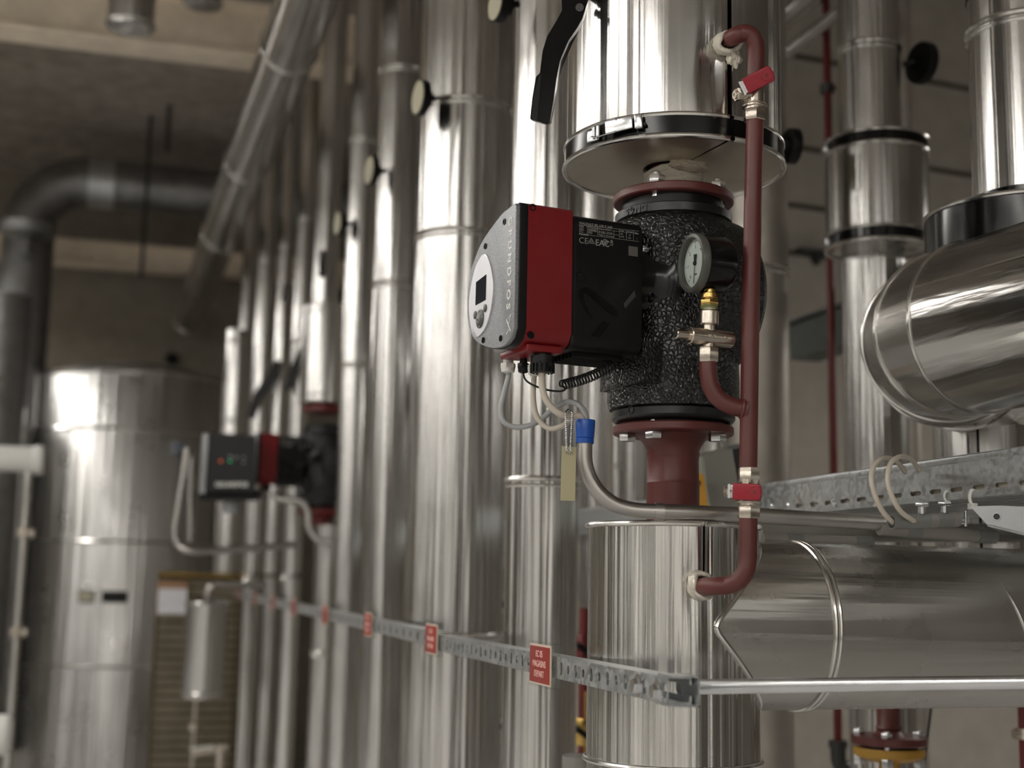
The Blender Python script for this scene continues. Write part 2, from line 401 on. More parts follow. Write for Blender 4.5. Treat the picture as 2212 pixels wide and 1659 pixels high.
# lamps
def lamp(x, y, z, L, Wd, deg, i):
    Mz = Matrix.Rotation(R(deg), 3, 'Z')
    r_ = empty('ceiling_light', (x, y, z), Mz)
    tag(r_, 'long white fluorescent fitting hanging in the aisle', 'ceiling light', 'fluorescent fittings over the aisles')
    mb = MB(); c = Vector((x, y, z))
    def T(p): return c + Mz @ Vector(p)
    mb.prism([T((-Wd/2, -L/2, 0.0)), T((Wd/2, -L/2, 0.0)), T((Wd*0.3, -L/2, 0.09)), T((-Wd*0.3, -L/2, 0.09))], Mz @ Vector((0, L, 0)))
    mb.build('housing', M_WHITE, r_)
    mb = MB(); mb.prism([T((-Wd/2+0.012, -L/2+0.01, -0.001)), T((-Wd*0.44, -L/2+0.01, -0.02)), T((Wd*0.44, -L/2+0.01, -0.02)), T((Wd/2-0.012, -L/2+0.01, -0.001))], Mz @ Vector((0, L-0.02, 0)))
    mb.build('diffuser', M_LAMP, r_)
    for s in (-1, 1):
        mb = MB(); mb.cyl(T((0, s*L*0.35, 0.09)), T((0, s*L*0.35, ZC-z)), 0.005, 8); mb.build('suspension_rod', M_DARKSTEEL, r_)
for i, a in enumerate(LAMPS): lamp(*a, i)

# ------------------------------------------------------------------ upright clad pipes
def vpipe(xl, xr, py, d, label, rings=(), ytop=None, ybot=None, mat=None, name='clad_pipe', group=None, seam=None, n=64, bead=0.006, slope=0.0):
    X, Y = hd((xl+xr)/2, d, py); r = (xr-xl)/2/FPX*depth(at((xl+xr)/2, py, d))
    z0 = 0.0 if ybot is None else zat(ybot, X, Y); z1 = ZC if ytop is None else zat(ytop, X, Y)
    mb = MB(); mb.lathe((X, Y, z0), Z, [(r, 0), (r, z1-z0)], n)
    o = mb.build(name, mat or M_CLADZ_ROW); tag(o, label, 'pipe', group)
    f = Vector((CAM.x-X, CAM.y-Y, 0)).normalized()
    for ry in rings:
        z = zat(ry, X+f.x*r, Y+f.y*r)
        mb = MB(); mb.torus((X, Y, z), Z, r, bead, n, 8); mb.torus((X, Y, z-bead*2.2), Z, r, bead*0.6, n, 6)
        mb.build('joint_bead', M_BEAD, o)
    if seam is not None:
        a = math.atan2(f.y, f.x)+R(seam); q = Vector((math.cos(a), math.sin(a), 0))
        mb = MB(); mb.box(Vector((X, Y, (z0+z1)/2))+q*(r+0.0005), (0.004, 0.006, z1-z0-0.01), Matrix.Rotation(a, 3, 'Z')); mb.build('lap_seam', M_BEAD, o)
    return o, X, Y, r
RG = 'aluminium clad risers in the long row'
vpipe(1094, 1250, 1035, 2.78, 'aluminium-clad riser directly left of the lower jacket, behind the gauge pump', (1033,), group=RG)
vpipe(889, 1096, 800, 3.45, 'thickest riser of the long row, left of the pump cover', (207, 492, 1372), group=RG)
vpipe(800, 893, 800, 4.3, 'second riser left of the thickest one, with a bead at mid height', (140, 606, 1345), group=RG)
vpipe(738, 799, 785, 5.0, 'slim riser with a joint beside the far pump', (295, 785), group=RG)
vpipe(676, 732, 1300, 5.75, 'narrow riser below the far pump flange', (1410,), ytop=1135, group=RG)
vpipe(680, 736, 500, 5.75, 'riser entering the top of the far valve jacket', (), ybot=672, group=RG)
vpipe(628, 668, 800, 6.7, 'thin riser left of the far valve jacket', (470, 735, 1245), group=RG)
vpipe(590, 622, 800, 7.3, 'thin bright riser behind the far pump', (530, 1244), group=RG)
vpipe(545, 585, 800, 7.6, 'bright riser behind the black control box', (560, 1250), group=RG)
vpipe(508, 540, 900, 8.2, 'leftmost full-height riser of the row', (), group=RG)
vpipe(478, 506, 1250, 8.4, 'lowest leftmost riser beside the hanging pot', (), ytop=880, group=RG)
# hooded riser at far left of row
o, X, Y, r_ = vpipe(484, 534, 800, 8.0, 'short hooded riser with a rounded top edge at the far left of the row', (735, 905), ytop=715, group=RG)
# pipes behind the main riser
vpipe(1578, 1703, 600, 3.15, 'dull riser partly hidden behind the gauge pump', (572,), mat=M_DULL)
vpipe(1520, 1575, 950, 3.6, 'bright narrow riser seen between pump flange and red pipe', ())
vpipe(1321, 1347, 1000, 3.4, 'very thin riser seen left of the red pump neck', (1004,), bead=0.004)
vpipe(1350, 1402, 1000, 3.9, 'narrow pipe with open lower end behind the red pump neck', (), ybot=1088)
vpipe(1262, 1316, 410, 3.7, 'riser behind the pump motor, under the upper jacket', ())
vpipe(1823, 1958, 800, 3.3, 'riser running through the small valve jacket on the right', (85,), ybot=None)
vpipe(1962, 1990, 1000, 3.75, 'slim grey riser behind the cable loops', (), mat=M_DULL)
o, X, Y, r_ = vpipe(2019, 2235, 950, 2.52, 'broad riser with a black seam below the big elbow', (), ytop=840, mat=M_CLADZ, ybot=1330)
a = math.atan2(CAM.y-Y, CAM.x-X)
q = Vector((math.cos(a-R(7)), math.sin(a-R(7)), 0))
mb = MB(); z0, z1 = zat(1330, X, Y), zat(845, X, Y); mb.box(Vector((X, Y, (z0+z1)/2))+q*(r_+0.0003), (0.003, 0.005, z1-z0), Matrix.Rotation(a-R(7), 3, 'Z')); mb.build('open_seam', M_RUBBER, o)

# far jackets: far pump valve jacket and right jacket
def jacket(xl, xr, ymid, d, ytop, ybot, label, bands=True, inner=0.4, name='valve_jacket', latch=True):
    X, Y = hd((xl+xr)/2, d, ymid); r = (xr-xl)/2/FPX*depth(at((xl+xr)/2, ymid, d)); z0, z1 = zat(ybot, X, Y), zat(ytop, X, Y)
    t = empty(name, (X, Y, z0)); tag(t, label, 'valve jacket')
    mb = MB(); mb.lathe((X, Y, z0+0.002), Z, [(r*0.4, 0), (r, 0), (r, z1-z0-0.004), (r*0.4, z1-z0-0.004)], 72); mb.build('jacket_shell', M_CLADZ, t)
    for z, s in ((z0, 1), (z1, -1)):
        mb = MB(); mb.torus((X, Y, z), Z, r*1.01, 0.0045, 72); mb.torus((X, Y, z+s*0.034*(r/0.16)**0.3), Z, r*1.01, 0.0045, 72); mb.build('rim_bead', M_BEAD, t)
        if bands:
            mb = MB(); hh = 0.028*(r/0.16)**0.3; mb.lathe((X, Y, z+(0.003 if s > 0 else -hh-0.003)), Z, [(r*1.012, 0), (r*1.012, hh)], 72); mb.build('black_band', M_RUBBER, t)
            if latch:
                f = Vector((CAM.x-X, CAM.y-Y, 0)).normalized(); q = Matrix.Rotation(R(-75), 3, 'Z') @ f
                mb = MB(); mb.box(Vector((X, Y, z+s*0.016))+q*(r*1.03), (0.012, 0.04, 0.022), Matrix((q, Z.cross(q), Z)).transposed(), 0.003); mb.build('latch', M_ZINC, t)
    return t, X, Y, r
jacket(1786, 2003, 430, 3.25, 312, 540, 'small valve jacket with two black bands on the right riser')
jacket(650, 745, 770, 5.75, 665, 872, 'far valve jacket above the second pump', bands=False)

# thermometers: round dials on short stems
def dial(px, py, d, rad, ndeg, label, stem_to, face=M_DIALCREAM):
    c = at(px, py, d); n = Vector((math.sin(R(ndeg)), math.cos(R(ndeg)), 0))
    t = empty('dial_thermometer', c); tag(t, label, 'thermometer')
    mb = MB(); mb.lathe(c-n*0.018, n, [(rad*0.5, 0), (rad*0.96, 0.002), (rad, 0.008), (rad, 0.022), (rad*0.9, 0.022)], 40); mb.build('case', M_BLACK, t)
    mb = MB(); mb.lathe(c+n*0.003, n, [(rad*0.9, 0), (rad*0.9, 0.0025)], 40); mb.build('face', face, t)
    mb = MB(); mb.cyl(c-n*0.017, c-n*0.03, 0.02, 16); mb.cyl(c-n*0.028, Vector(stem_to), 0.007, 12); mb.build('stem', M_BLACK, t)
    return t
RX = lambda px, d: at(px, 800, d)
for px, py, d, rr, sx, lab in ((906, 211, 3.28, 0.046, 940, 'black dial thermometer nearest the camera on the thickest riser'),
                                (800, 368, 4.18, 0.048, 836, 'black dial thermometer on the riser with a mid-height bead'),
                                (731, 482, 4.9, 0.046, 762, 'black dial thermometer on the slim riser by the far pump'),
                                (1074, 8, 2.66, 0.038, 1120, 'black dial thermometer at the top edge above the pump cover')):
    s = at(sx, py, d); s.z = at(px, py, d).z
    dial(px, py, d, rr, 262, lab, s)
s = at(1950, 140, 3.3); dial(1995, 137, 3.3, 0.054, 84, 'large black dial seen from behind right of the right riser', s)
s = at(1690, 318, 3.1); dial(1716, 316, 3.1, 0.042, 94, 'black dial seen from behind right of the upper jacket', s)

# ------------------------------------------------------------------ thin red pipes on the right
def rpipe(x0, y0, x1, y1, d, r, label, clamp=None):
    a = at(x0, y0, d); X, Y = a.x, a.y; b = Vector((X, Y, zat(y1, X, Y))); a.z = zat(y0, X, Y)
    mb = MB(); mb.cyl(b, a, r, 20); o = mb.build('red_pipe', M_REDPIPE); tag(o, label, 'pipe'); return o, a, b
o, a, b = rpipe(1783, -60, 1800, 1625, 3.6, 0.0105*1.0, 'thin dark red riser left of the right valve jacket')
X, Y = a.x, a.y
z = zat(192, X, Y); t = empty('pipe_clamp', (X, Y, z)); tag(t, 'steel clamp holding the thin red riser near the top', 'pipe clamp')
mb = MB(); mb.lathe((X, Y, z-0.012), Z, [(0.012, 0), (0.02, 0), (0.02, 0.024), (0.012, 0.024)], 24); mb.build('band', M_DARKSTEEL, t)
mb = MB(); mb.bar((X+0.018, Y+0.01, z+0.003), (X+0.075, Y+0.03, z+0.03), 0.012, 0.006); mb.build('arm', M_ZINC, t)
e = Vector((X, Y, b.z)); t = empty('pipe_elbow', e); tag(t, 'dark threaded elbow at the foot of the thin red riser', 'pipe elbow')
mb = MB(); mb.tube(fillet([e+Z*0.02, e-Z*0.035, e-Z*0.04+Vector((0.07, 0, -0.01))], [0.025]), 0.02, 20); mb.cyl(e+Z*0.012, e+Z*0.03, 0.024, 20); mb.cyl(e-Z*0.045+Vector((0.055, 0, 0)), e-Z*0.048+Vector((0.08, 0, 0)), 0.024, 20); mb.build('elbow_body', M_DARKSTEEL, t)
o, a, b = rpipe(2194, 1130, 2200, 1700, 2.9, 0.0095, 'thin dark red riser at the lower right edge')
t = empty('pipe_clamp', (a.x, a.y, zat(1585, a.x, a.y))); tag(t, 'steel union clamp at the lower right edge', 'pipe clamp')
mb = MB(); z = zat(1585, a.x, a.y); mb.cyl((a.x-0.022, a.y, z), (a.x+0.03, a.y, z), 0.011, 16); mb.lathe((a.x, a.y, z-0.012), Z, [(0.010, 0), (0.016, 0.001), (0.016, 0.023), (0.010, 0.024)], 20); mb.build('clamp_body', M_NICKEL, t)
# dark thin cable
p0 = at(2012, 1524, 2.9); p1 = at(1990, 1700, 2.9); mb = MB(); mb.tube([p0, (p0+p1)/2, p1], 0.0028, 8); tag(mb.build('cable', M_BLACK), 'thin black cable hanging beside the brass-flanged valve', 'cable')
p0 = at(1988, 1150, 3.3); p1 = at(1988, 1215, 3.3); mb = MB(); mb.tube([p0, p1], 0.003, 8); mb.box(p1, (0.05, 0.02, 0.01)); tag(mb.build('hanging_rod', M_DARKSTEEL), 'thin dark rod with foot below the cable conduits', 'rod')

# low flanged valve, lower right
X, Y = hd(1920, 2.75, 1600)
zt = lambda py: zat(py, X, Y)
t = empty('flanged_valve', (X, Y, zt(1700))); tag(t, 'red pipe flange bolted to an ochre valve below the horizontal pipe', 'valve')
mb = MB(); rr = 24/FPX*2.75
mb.lathe((X, Y, 0), Z, [(rr, zt(1500)), (rr, zt(1565)), (rr*1.12, zt(1572)), (rr*1.05, zt(1578)), (rr*1.45, zt(1590))][::-1], 40); mb.build('neck', M_REDPRIME, t)
mb = MB(); fr = 76/FPX*2.75; mb.lathe((X, Y, zt(1607)), Z, [(fr*0.98, 0), (fr, 0.002), (fr, zt(1590)-zt(1607)), (fr*0.98, zt(1590)-zt(1607)+0.001)], 48); mb.build('flange', M_REDPRIME, t)
mb = MB(); mb.lathe((X, Y, zt(1632)), Z, [(fr*0.6, -0.01), (fr*0.93, 0), (fr*0.96, 0.008), (fr*0.93, 0.016)], 48); mb.build('valve_flange', M_BRASSP, t)
mb = MB(); mb.cyl((X, Y, zt(1720)), (X, Y, zt(1634)), 0.02, 24); mb.build('valve_stem', M_BRASSP, t)
mb = MB(); mb.lathe((X, Y, zt(1618)), Z, [(fr*0.75, 0), (fr*0.75, zt(1608)-zt(1618))], 32); mb.build('gasket', M_RUBBER, t)
for i in range(4):
    an = R(45+90*i+10); q = Vector((math.cos(an), math.sin(an), 0))*fr*0.78
    mb = MB(); c = Vector((X, Y, 0))+q; mb.hexa(c+Z*zt(1590), c+Z*(zt(1590)+0.011), 0.012, bev=0.2); mb.hexa(c+Z*(zt(1640)-0.012), c+Z*(zt(1634)), 0.012, bev=0.2); mb.cyl(c+Z*(zt(1640)-0.022), c+Z*(zt(1590)+0.014), 0.006, 12); mb.build('bolt', M_ZINC, t)

# ------------------------------------------------------------------ louvre strip on back wall, top slanted pipes
P = onplane(1706, 735, B0, BN)
Xl = 2.02
a = onx(1700, 733, Xl); b = onx(1835, 698, Xl)
ya, yb = a.y, b.y
t = empty('cable_duct', (Xl, yb, a.z)); tag(t, 'dark perforated duct running behind the thin red riser', 'duct')
mb = MB(); h = 78/FPX*depth(a); mb.box((Xl+0.06, (ya+yb-1.4)/2, (a.z+b.z)/2), (0.10, abs(ya-(yb-1.4)), h)); mb.build('duct_body', M_LOUVRE, t)
mb = MB(); mb.box((Xl+0.005, (ya+yb-1.4)/2, (a.z+b.z)/2+h/2), (0.03, abs(ya-(yb-1.4)), 0.008)); mb.build('duct_lip', M_DARKSTEEL, t)
for (x0, y0, x1, y1, rr, lab) in ((1700, 108, 1830, 20, 0.020, 'lower of two slanting pale pipes at top right'), (1690, 40, 1760, -15, 0.035, 'upper of two slanting pale pipes at top right')):
    a = onx(x0, y0, 1.75); b = onx(x1, y1, 1.75); zz = (a.z+b.z)/2
    mb = MB(); mb.cyl((1.75, a.y+0.25, zz), (1.75, 0.6, zz), rr, 24); tag(mb.build('overhead_pipe', M_CLADY), lab, 'pipe')
P = onplane(1745, 548, B0, BN); t = empty('wall_bracket', P); tag(t, 'small dark wall bracket under the grey duct joints', 'bracket')
mb = MB(); mb.box(P+BN*0.03, (0.13, 0.05, 0.02)); mb.prism([P+BD*0.0, P+BD*0.05, P+BD*0.03-Z*0.05], BN*0.04); mb.build('bracket_body', M_DARKSTEEL, t)

# ================================================================== LEFT BACKGROUND
# big tank
X, Y = hd(288, 9.35, 1000); rT = 212/FPX*9.35
t = empty('storage_tank', (X, Y, 0)); tag(t, 'large upright aluminium-clad storage tank at the end of the aisle', 'tank')
zt = lambda py: zat(py, X-0.2*0, Y-rT*0.9)
ztop = zt(806)
mb = MB(); mb.lathe((X, Y, 0), Z, [(rT*0.93, 0), (rT*0.93, 0.08), (rT, 0.08), (rT, ztop), (rT*0.985, ztop+0.02), (rT*0.5, ztop+0.12), (0.05, ztop+0.14)], 128); mb.build('tank_shell', M_TANK, t)
for py in (806, 928, 1171, 1440):
    mb = MB(); mb.torus((X, Y, zt(py)), Z, rT, 0.011, 128); mb.build('joint_bead', M_BEAD, t)
TX, TY = X, Y
def on_tank(px, py, rr=None):
    rr = rr or rT; r = ray(px, py); o_ = Vector((CAM.x-TX, CAM.y-TY)); dd = Vector((r.x, r.y))
    A = dd.dot(dd); B = 2*o_.dot(dd); C = o_.dot(o_)-rr*rr; s_ = (-B-math.sqrt(B*B-4*A*C))/(2*A); return CAM + r*s_
p = on_tank(188, 1288); n_ = Vector((p.x-TX, p.y-TY, 0)).normalized(); Mp = Matrix((n_, Z.cross(n_), Z)).transposed()
tt = empty('tank_label_holder', p); tag(tt, 'small pale framed card holder on the tank, left of the black plate', 'label')
mb = MB(); mb.box(p+n_*0.006, (0.01, 0.105, 0.08), Mp, 0.002); mb.build('frame', M_GREYPALE, tt)
mb = MB(); mb.box(p+n_*0.013, (0.004, 0.075, 0.05), Mp); mb.build('card', M_DIALCREAM, tt)
p = on_tank(248, 1289); n_ = Vector((p.x-TX, p.y-TY, 0)).normalized(); Mp = Matrix((n_, Z.cross(n_), Z)).transposed()
mb = MB(); mb.box(p+n_*0.008, (0.012, 0.155, 0.07), Mp, 0.002); tag(mb.build('tank_plate', M_BLACK), 'black rectangular plate on the tank', 'label')
p = on_tank(384, 968); n_ = Vector((p.x-TX, p.y-TY, 0)).normalized(); Mp = Matrix((n_, Z.cross(n_), Z)).transposed()
mb = MB(); mb.box(p+n_*0.02, (0.04, 0.08, 0.085), Mp, 0.004); tag(mb.build('sensor_box', simple('blue_grey_plastic', (0.22, 0.25, 0.3), 0.4)), 'small blue-grey sensor box on the tank side', 'sensor')

# level gauge tube left of tank
a = at(78, 960, 7.4); b = at(30, 1659, 7.4)
t = empty('level_gauge', (a.x-0.03, a.y, 0.2)); tag(t, 'slim pale sight tube standing along the left side of the tank', 'sight tube')
X, Y = a.x-0.03, a.y
mb = MB(); mb.cyl((X, Y, 0.2), (X, Y, zat(965, X, Y)), 0.022, 20); mb.build('tube', M_BEAD, t)
for py in (1150, 1365):
    mb = MB(); z = zat(py, X, Y); mb.cyl((X-0.03, Y, z), (X+0.05, Y, z), 0.028, 20); mb.lathe((X, Y, z-0.035), Z, [(0.02, 0), (0.035, 0.005), (0.035, 0.06), (0.02, 0.07)], 20); mb.build('tube_fitting', M_NICKEL, t)
# white level pipe at left edge
a = at(-60, 985, 6.6); b = at(70, 990, 6.6)
t = empty('white_pipe', a); tag(t, 'white horizontal pipe at the left edge reaching the tank', 'pipe')
mb = MB(); mb.cyl(Vector((a.x-1.2, a.y, b.z)), Vector((b.x, a.y, b.z)), 0.062, 32); mb.build('pipe_body', M_WHITE, t)
mb = MB(); mb.cyl(Vector((b.x, a.y, b.z)), Vector((b.x+0.05, a.y, b.z)), 0.072, 32, bev=0.01); mb.build('pipe_collar', M_WHITE, t)
a = at(-60, 1590, 5.6); b = at(25, 1590, 5.6)
mb = MB(); mb.cyl(Vector((a.x-1.0, a.y, b.z)), Vector((b.x, a.y, b.z)), 0.08, 32, bev=0.02); tag(mb.build('white_pipe', M_WHITE), 'white horizontal pipe end at the bottom left corner', 'pipe')
# round white head seen at the far left edge
p = at(2, 828, 7.2); mb = MB(); mb.lathe(p-Vector((0.12, 0, 0)), (1, 0, 0), [(0.03, 0), (0.04, 0.1), (0.02, 0.135)], 24); tag(mb.build('domed_fitting', M_BEAD), 'small bright domed fitting at the left edge above the white pipe', 'fitting')

# dark spiral duct with elbow, dropping down at the left
ydu = 9.3
pA = ony(640, 440, ydu); pB = ony(120, 392, ydu); rd = 54/FPX*9.0
zc_ = (ony(300, 405, ydu)).z
cx_ = ony(48, 700, ydu).x
t = empty('ventilation_duct', (cx_, ydu, 0.3)); tag(t, 'dark round ventilation duct bending down at upper left', 'duct')
pts = fillet([Vector((1.6, ydu, zc_)), Vector((cx_, ydu, zc_)), Vector((cx_, ydu, 0.3))], [0.36], 14)
mb = MB(); mb.tube(pts, rd, 48); mb.build('duct_tube', M_SPIRAL, t)
for i in range(16):
    x = cx_+0.42+i*0.13
    mb = MB(); mb.torus((x, ydu, zc_), (1, 0, 0), rd, 0.006, 48, 6); mb.build('spiral_rib', M_SPIRAL, t)
mb = MB(); mb.lathe((cx_+0.36, ydu, zc_), (1, 0, 0), [(rd*1.03, 0), (rd*1.03, 0.17)], 48); mb.build('duct_sleeve', M_GALV, t)
p = ony(58, 520, ydu-0.3); mb = MB(); mb.lathe(p-Z*0.1, Z, [(0.05, 0), (0.05, 0.1), (0.17, 0.14), (0.19, 0.2)], 32); tag(mb.build('duct_support', M_SPIRAL), 'dark saddle support under the duct elbow', 'support')
# second dark duct, nearer left edge
X, Y = hd(-12, 7.6, 900); mb = MB(); mb.lathe((X, Y, 0), Z, [(0.155, 0), (0.155, zat(640, X, Y))], 48); tag(mb.build('dark_pipe', M_SPIRAL), 'dark glossy upright pipe at the extreme left edge', 'pipe')
X, Y = hd(20, 8.6, 900); mb = MB(); mb.lathe((X, Y, 0), Z, [(0.10, 0), (0.10, zat(880, X, Y))], 48); tag(mb.build('clad_pipe', M_CLADZ), 'bright narrow pipe left of the tank behind the white pipe', 'pipe')

# cream ceiling beams
def beam(xa, ya, xb, yb, Yd, hgt, label):
    a = ony(xa, ya, Yd); b = ony(xb, yb, Yd); z = (a.z+b.z)/2
    t = empty('roof_beam', (a.x, Yd, z)); tag(t, label, 'beam')
    L0, L1 = -9.9, 1.7
    mb = MB(); mb.box(((L0+L1)/2, Yd, z-hgt/2), (L1-L0, 0.10, hgt), None, 0.006); mb.build('web', M_CREAMBEAM, t)
    mb = MB(); mb.box(((L0+L1)/2, Yd, z-hgt), (L1-L0, 0.20, 0.02), None, 0.004); mb.box(((L0+L1)/2, Yd, z), (L1-L0, 0.20, 0.02), None, 0.004); mb.build('flanges', M_CREAMBEAM, t)
    return t, z
t1, zb1 = beam(100, -30, 500, 20, 6.1, 0.24, 'nearer cream roof beam across the top left corner')
t2, zb2 = beam(100, 512, 380, 552, 9.9, 0.15, 'farther cream roof beam above the tank')
# diagonal overhead pipe
a = onz(662, 0, CAM.z+1.93); b = onz(408, 690, CAM.z+1.93)
zz = CAM.z+1.93
dirv = Vector((b.x-a.x, b.y-a.y, 0)).normalized(); rr = 0.105
b2 = Vector((b.x, b.y, zz)); a2 = Vector((a.x, a.y, zz)) - dirv*3.0
t = empty('overhead_pipe', b2); tag(t, 'thick aluminium-clad overhead pipe running diagonally to the far wall', 'pipe')
mb = MB(); mb.cyl(a2, b2, rr, 64); mb.build('cladding', M_CLADY, t)
for py, px in ((95, 600), (345, 520), (500, 465), (690, 408)):
    q = onz(px, py, zz); s_ = (Vector((q.x, q.y, zz))-a2).dot(dirv); mb = MB(); mb.torus(a2+dirv*s_, dirv, rr, 0.006, 64, 6); mb.build('joint_bead', M_BEAD, t)
# its parallel neighbour behind (shadowed)
a = onz(700, 0, CAM.z+2.05); b = onz(560, 420, CAM.z+2.05)
# hanging capped pipes at top
for px, py, d, rpx, lab in ((282, 62, 5.2, 52, 'larger capped pipe stub hanging at the top left'), (438, 12, 5.6, 43, 'smaller capped pipe stub at the top edge')):
    X, Y = hd(px, d, py); r_ = rpx/FPX*d; z = zat(py, X, Y)
    t = empty('pipe_stub', (X, Y, z)); tag(t, lab, 'pipe')
    mb = MB(); mb.lathe((X, Y, z), Z, [(r_*0.5, -0.004), (r_*0.93, 0), (r_, 0.02), (r_, ZC-z)], 48); mb.build('cladding', M_CLADZ, t)
    mb = MB(); mb.torus((X, Y, z+0.015), Z, r_, 0.006, 48); mb.build('cap_bead', M_BEAD, t)
for px, y0, y1, d, lab in ((368, 75, 330, 8.6, 'right one of two thin ceiling rods near the duct'), (318, 175, 600, 8.8, 'left one of two thin ceiling rods near the duct')):
    X, Y = hd(px, d, (y0+y1)/2); mb = MB(); mb.cyl((X, Y, zat(y1, X, Y)), (X, Y, min(ZC, zat(y0, X, Y))), 0.014, 10); tag(mb.build('hanger_rod', M_DARKSTEEL), lab, 'rod')
# round smoke detector on far wall
p = ony(371, 776, YF-0.02); mb = MB(); mb.lathe(p, (0, -1, 0), [(0.05, 0), (0.05, 0.03), (0.03, 0.05)], 24); tag(mb.build('wall_stud', M_BLACK), 'small black fitting on the far wall above the tank', 'fitting')

# hanging pot, rack, notice
X, Y = hd(442, 6.9, 1400); rp = 43/FPX*6.9; zt = lambda py: zat(py, X, Y)
t = empty('expansion_pot', (X, Y, zt(1508))); tag(t, 'small aluminium-clad hanging pot with bead rims beside the rack', 'vessel')
mb = MB(); mb.lathe((X, Y, 0), Z, [(rp*0.6, zt(1510)), (rp*0.96, zt(1508)), (rp, zt(1500)), (rp, zt(1300)), (rp*0.9, zt(1296)), (rp*0.3, zt(1292))], 64); mb.build('pot_shell', M_CLADZ, t)
for py in (1497, 1303):
    mb = MB(); mb.torus((X, Y, zt(py)), Z, rp, 0.008, 64); mb.build('rim_bead', M_BEAD, t)
mb = MB(); mb.tube(fillet([(X, Y, zt(1296)), (X, Y, zt(1262)), (X+0.3, Y, zt(1262))], [0.05]), 0.016, 16); mb.build('outlet_pipe', M_CONDUIT, t)
# rack
dR = 7.5; c0 = at(345, 1240, dR); c1 = at(480, 1240, dR); yR = c0.y; zT = c0.z
x0, x1 = c0.x, c1.x+0.1
t = empty('wire_rack', ((x0+x1)/2, yR, 0)); tag(t, 'brass-coloured wire rack standing between the tank and the risers', 'rack')
mb = MB()
for i in range(28):
    z = 0.1 + (zT-0.12)*i/27; mb.cyl((x0, yR, z), (x1, yR, z), 0.009, 8)
mb.build('shelf_wires', M_WIRE, t)
for x in (x0, x1):
    mb = MB(); mb.cyl((x, yR, 0), (x, yR, zT), 0.011, 12); mb.build('upright', M_WIRE, t)
mb = MB(); mb.cyl((x0, yR, zT), (x1, yR, zT), 0.012, 12); mb.build('top_rail', M_BRASS, t)
mb = MB(); mb.box(((x0+x1)/2, yR+0.06, zT/2), (x1-x0, 0.01, zT)); mb.build('back_panel', M_GRID, t)
p = at(372, 1297, dR-0.02); t = empty('clipboard', p); tag(t, 'white notice sheet clipped to the wire rack', 'notice')
mb = MB(); mb.box(p+Vector((0, 0.005, 0.012)), (0.16, 0.006, 0.18), None, 0.002); mb.build('board', M_CORK, t)
mb = MB(); mb.box(p+Vector((0, -0.001, -0.005)), (0.15, 0.003, 0.135)); mb.build('paper_sheet', M_PAPER, t)
# valve group at the foot
c = at(450, 1622, 6.9)
t = empty('drain_valve', c); tag(t, 'small nickel drain valve at the foot of the risers', 'valve')
mb = MB(); mb.cyl(c-Vector((0.07, 0, 0.01)), c+Vector((0.09, 0, 0.02)), 0.022, 20); mb.cyl(c+Vector((0.06, 0, -0.3)), c+Vector((0.06, 0, 0.03)), 0.024, 20); mb.build('valve_body', M_NICKEL, t)
mb = MB(); mb.bar(c+Vector((-0.09, -0.02, 0.01)), c+Vector((0.02, -0.02, 0.025)), 0.02, 0.01); mb.build('lever', M_WHITE, t)
c = at(420, 1570, 7.4); mb = MB(); mb.tube([c+Z*0.2, c, c-Z*0.5], 0.012, 12); mb.lathe(c-Z*0.03, Z, [(0.02, 0), (0.035, 0.01), (0.035, 0.05), (0.02, 0.06)], 16); tag(mb.build('vent_pipe', M_NICKEL), 'thin pipe with a round fitting below the hanging pot', 'pipe')

# ================================================================== THE PUMP LINE
DP = 2.05
PX, PY = hd(1454, DP, 640)               # axis of the upright line that carries the pump
def zp(py): return zat(py, PX, PY)
FC = Vector((CAM.x-PX, CAM.y-PY, 0)).normalized()       # horizontally toward the viewer
def zf(py, r): return zat(py, PX+FC.x*r, PY+FC.y*r)     # height of a front point of a ring of radius r
def on_cyl(px, py, r, X=None, Y=None):
    X = PX if X is None else X; Y = PY if Y is None else Y
    q = ray(px, py); ox, oy = CAM.x-X, CAM.y-Y; A = q.x*q.x+q.y*q.y; B = 2*(ox*q.x+oy*q.y); C = ox*ox+oy*oy-r*r
    s = (-B-math.sqrt(max(0, B*B-4*A*C)))/(2*A); return CAM+q*s
def ang_of(p, X=None, Y=None): return math.atan2(p.y-(PY if Y is None else Y), p.x-(PX if X is None else X))

# ---- upper jacket
RU = 228/FPX*depth(at(1454, 180, DP)); RUr = 237/FPX*depth(at(1454, 350, DP))
zb = zf(290, RUr)                        # bottom rim
zb1 = zf(250, RUr)
t = empty('valve_jacket', (PX, PY, zb)); tag(t, 'large aluminium valve jacket with black band and latch above the near pump', 'valve jacket')
sm = on_cyl(1577, 150, RU); sa = ang_of(sm); gap = 0.022
mb = MB(); x_, y_ = Vector((1, 0, 0)), Vector((0, 1, 0)); n = 120
ra, rb = [], []
def dent(a, z):                          # hand-made dents near the pipe hole and along the left flank
    d = 0.0
    da = (a-(sa-0.16)+math.pi) % (2*math.pi)-math.pi
    d -= 0.006*math.exp(-(da/0.12)**2)*math.exp(-((z-zf(150, RU))/0.05)**2)
    return d
rows = []
nz = 24
ztopj = zb + 0.62
for kz in range(nz+1):
    z = zb+0.003 + (0.25*kz/16 if kz <= 16 else 0.25 + (ztopj-zb-0.25)*(kz-16)/(nz-16))
    row = []
    for i in range(n+1):
        a = sa+gap/2/RU*0.35 + (2*math.pi-gap/RU*0.35)*i/n
        row.append(mb.bm.verts.new((PX+(RU+dent(a, z))*math.cos(a), PY+(RU+dent(a, z))*math.sin(a), z)))
    rows.append(row)
for A, B in zip(rows, rows[1:]): mb.bridge(A, B, False)
mb.build('jacket_shell', M_CLADZ, t)
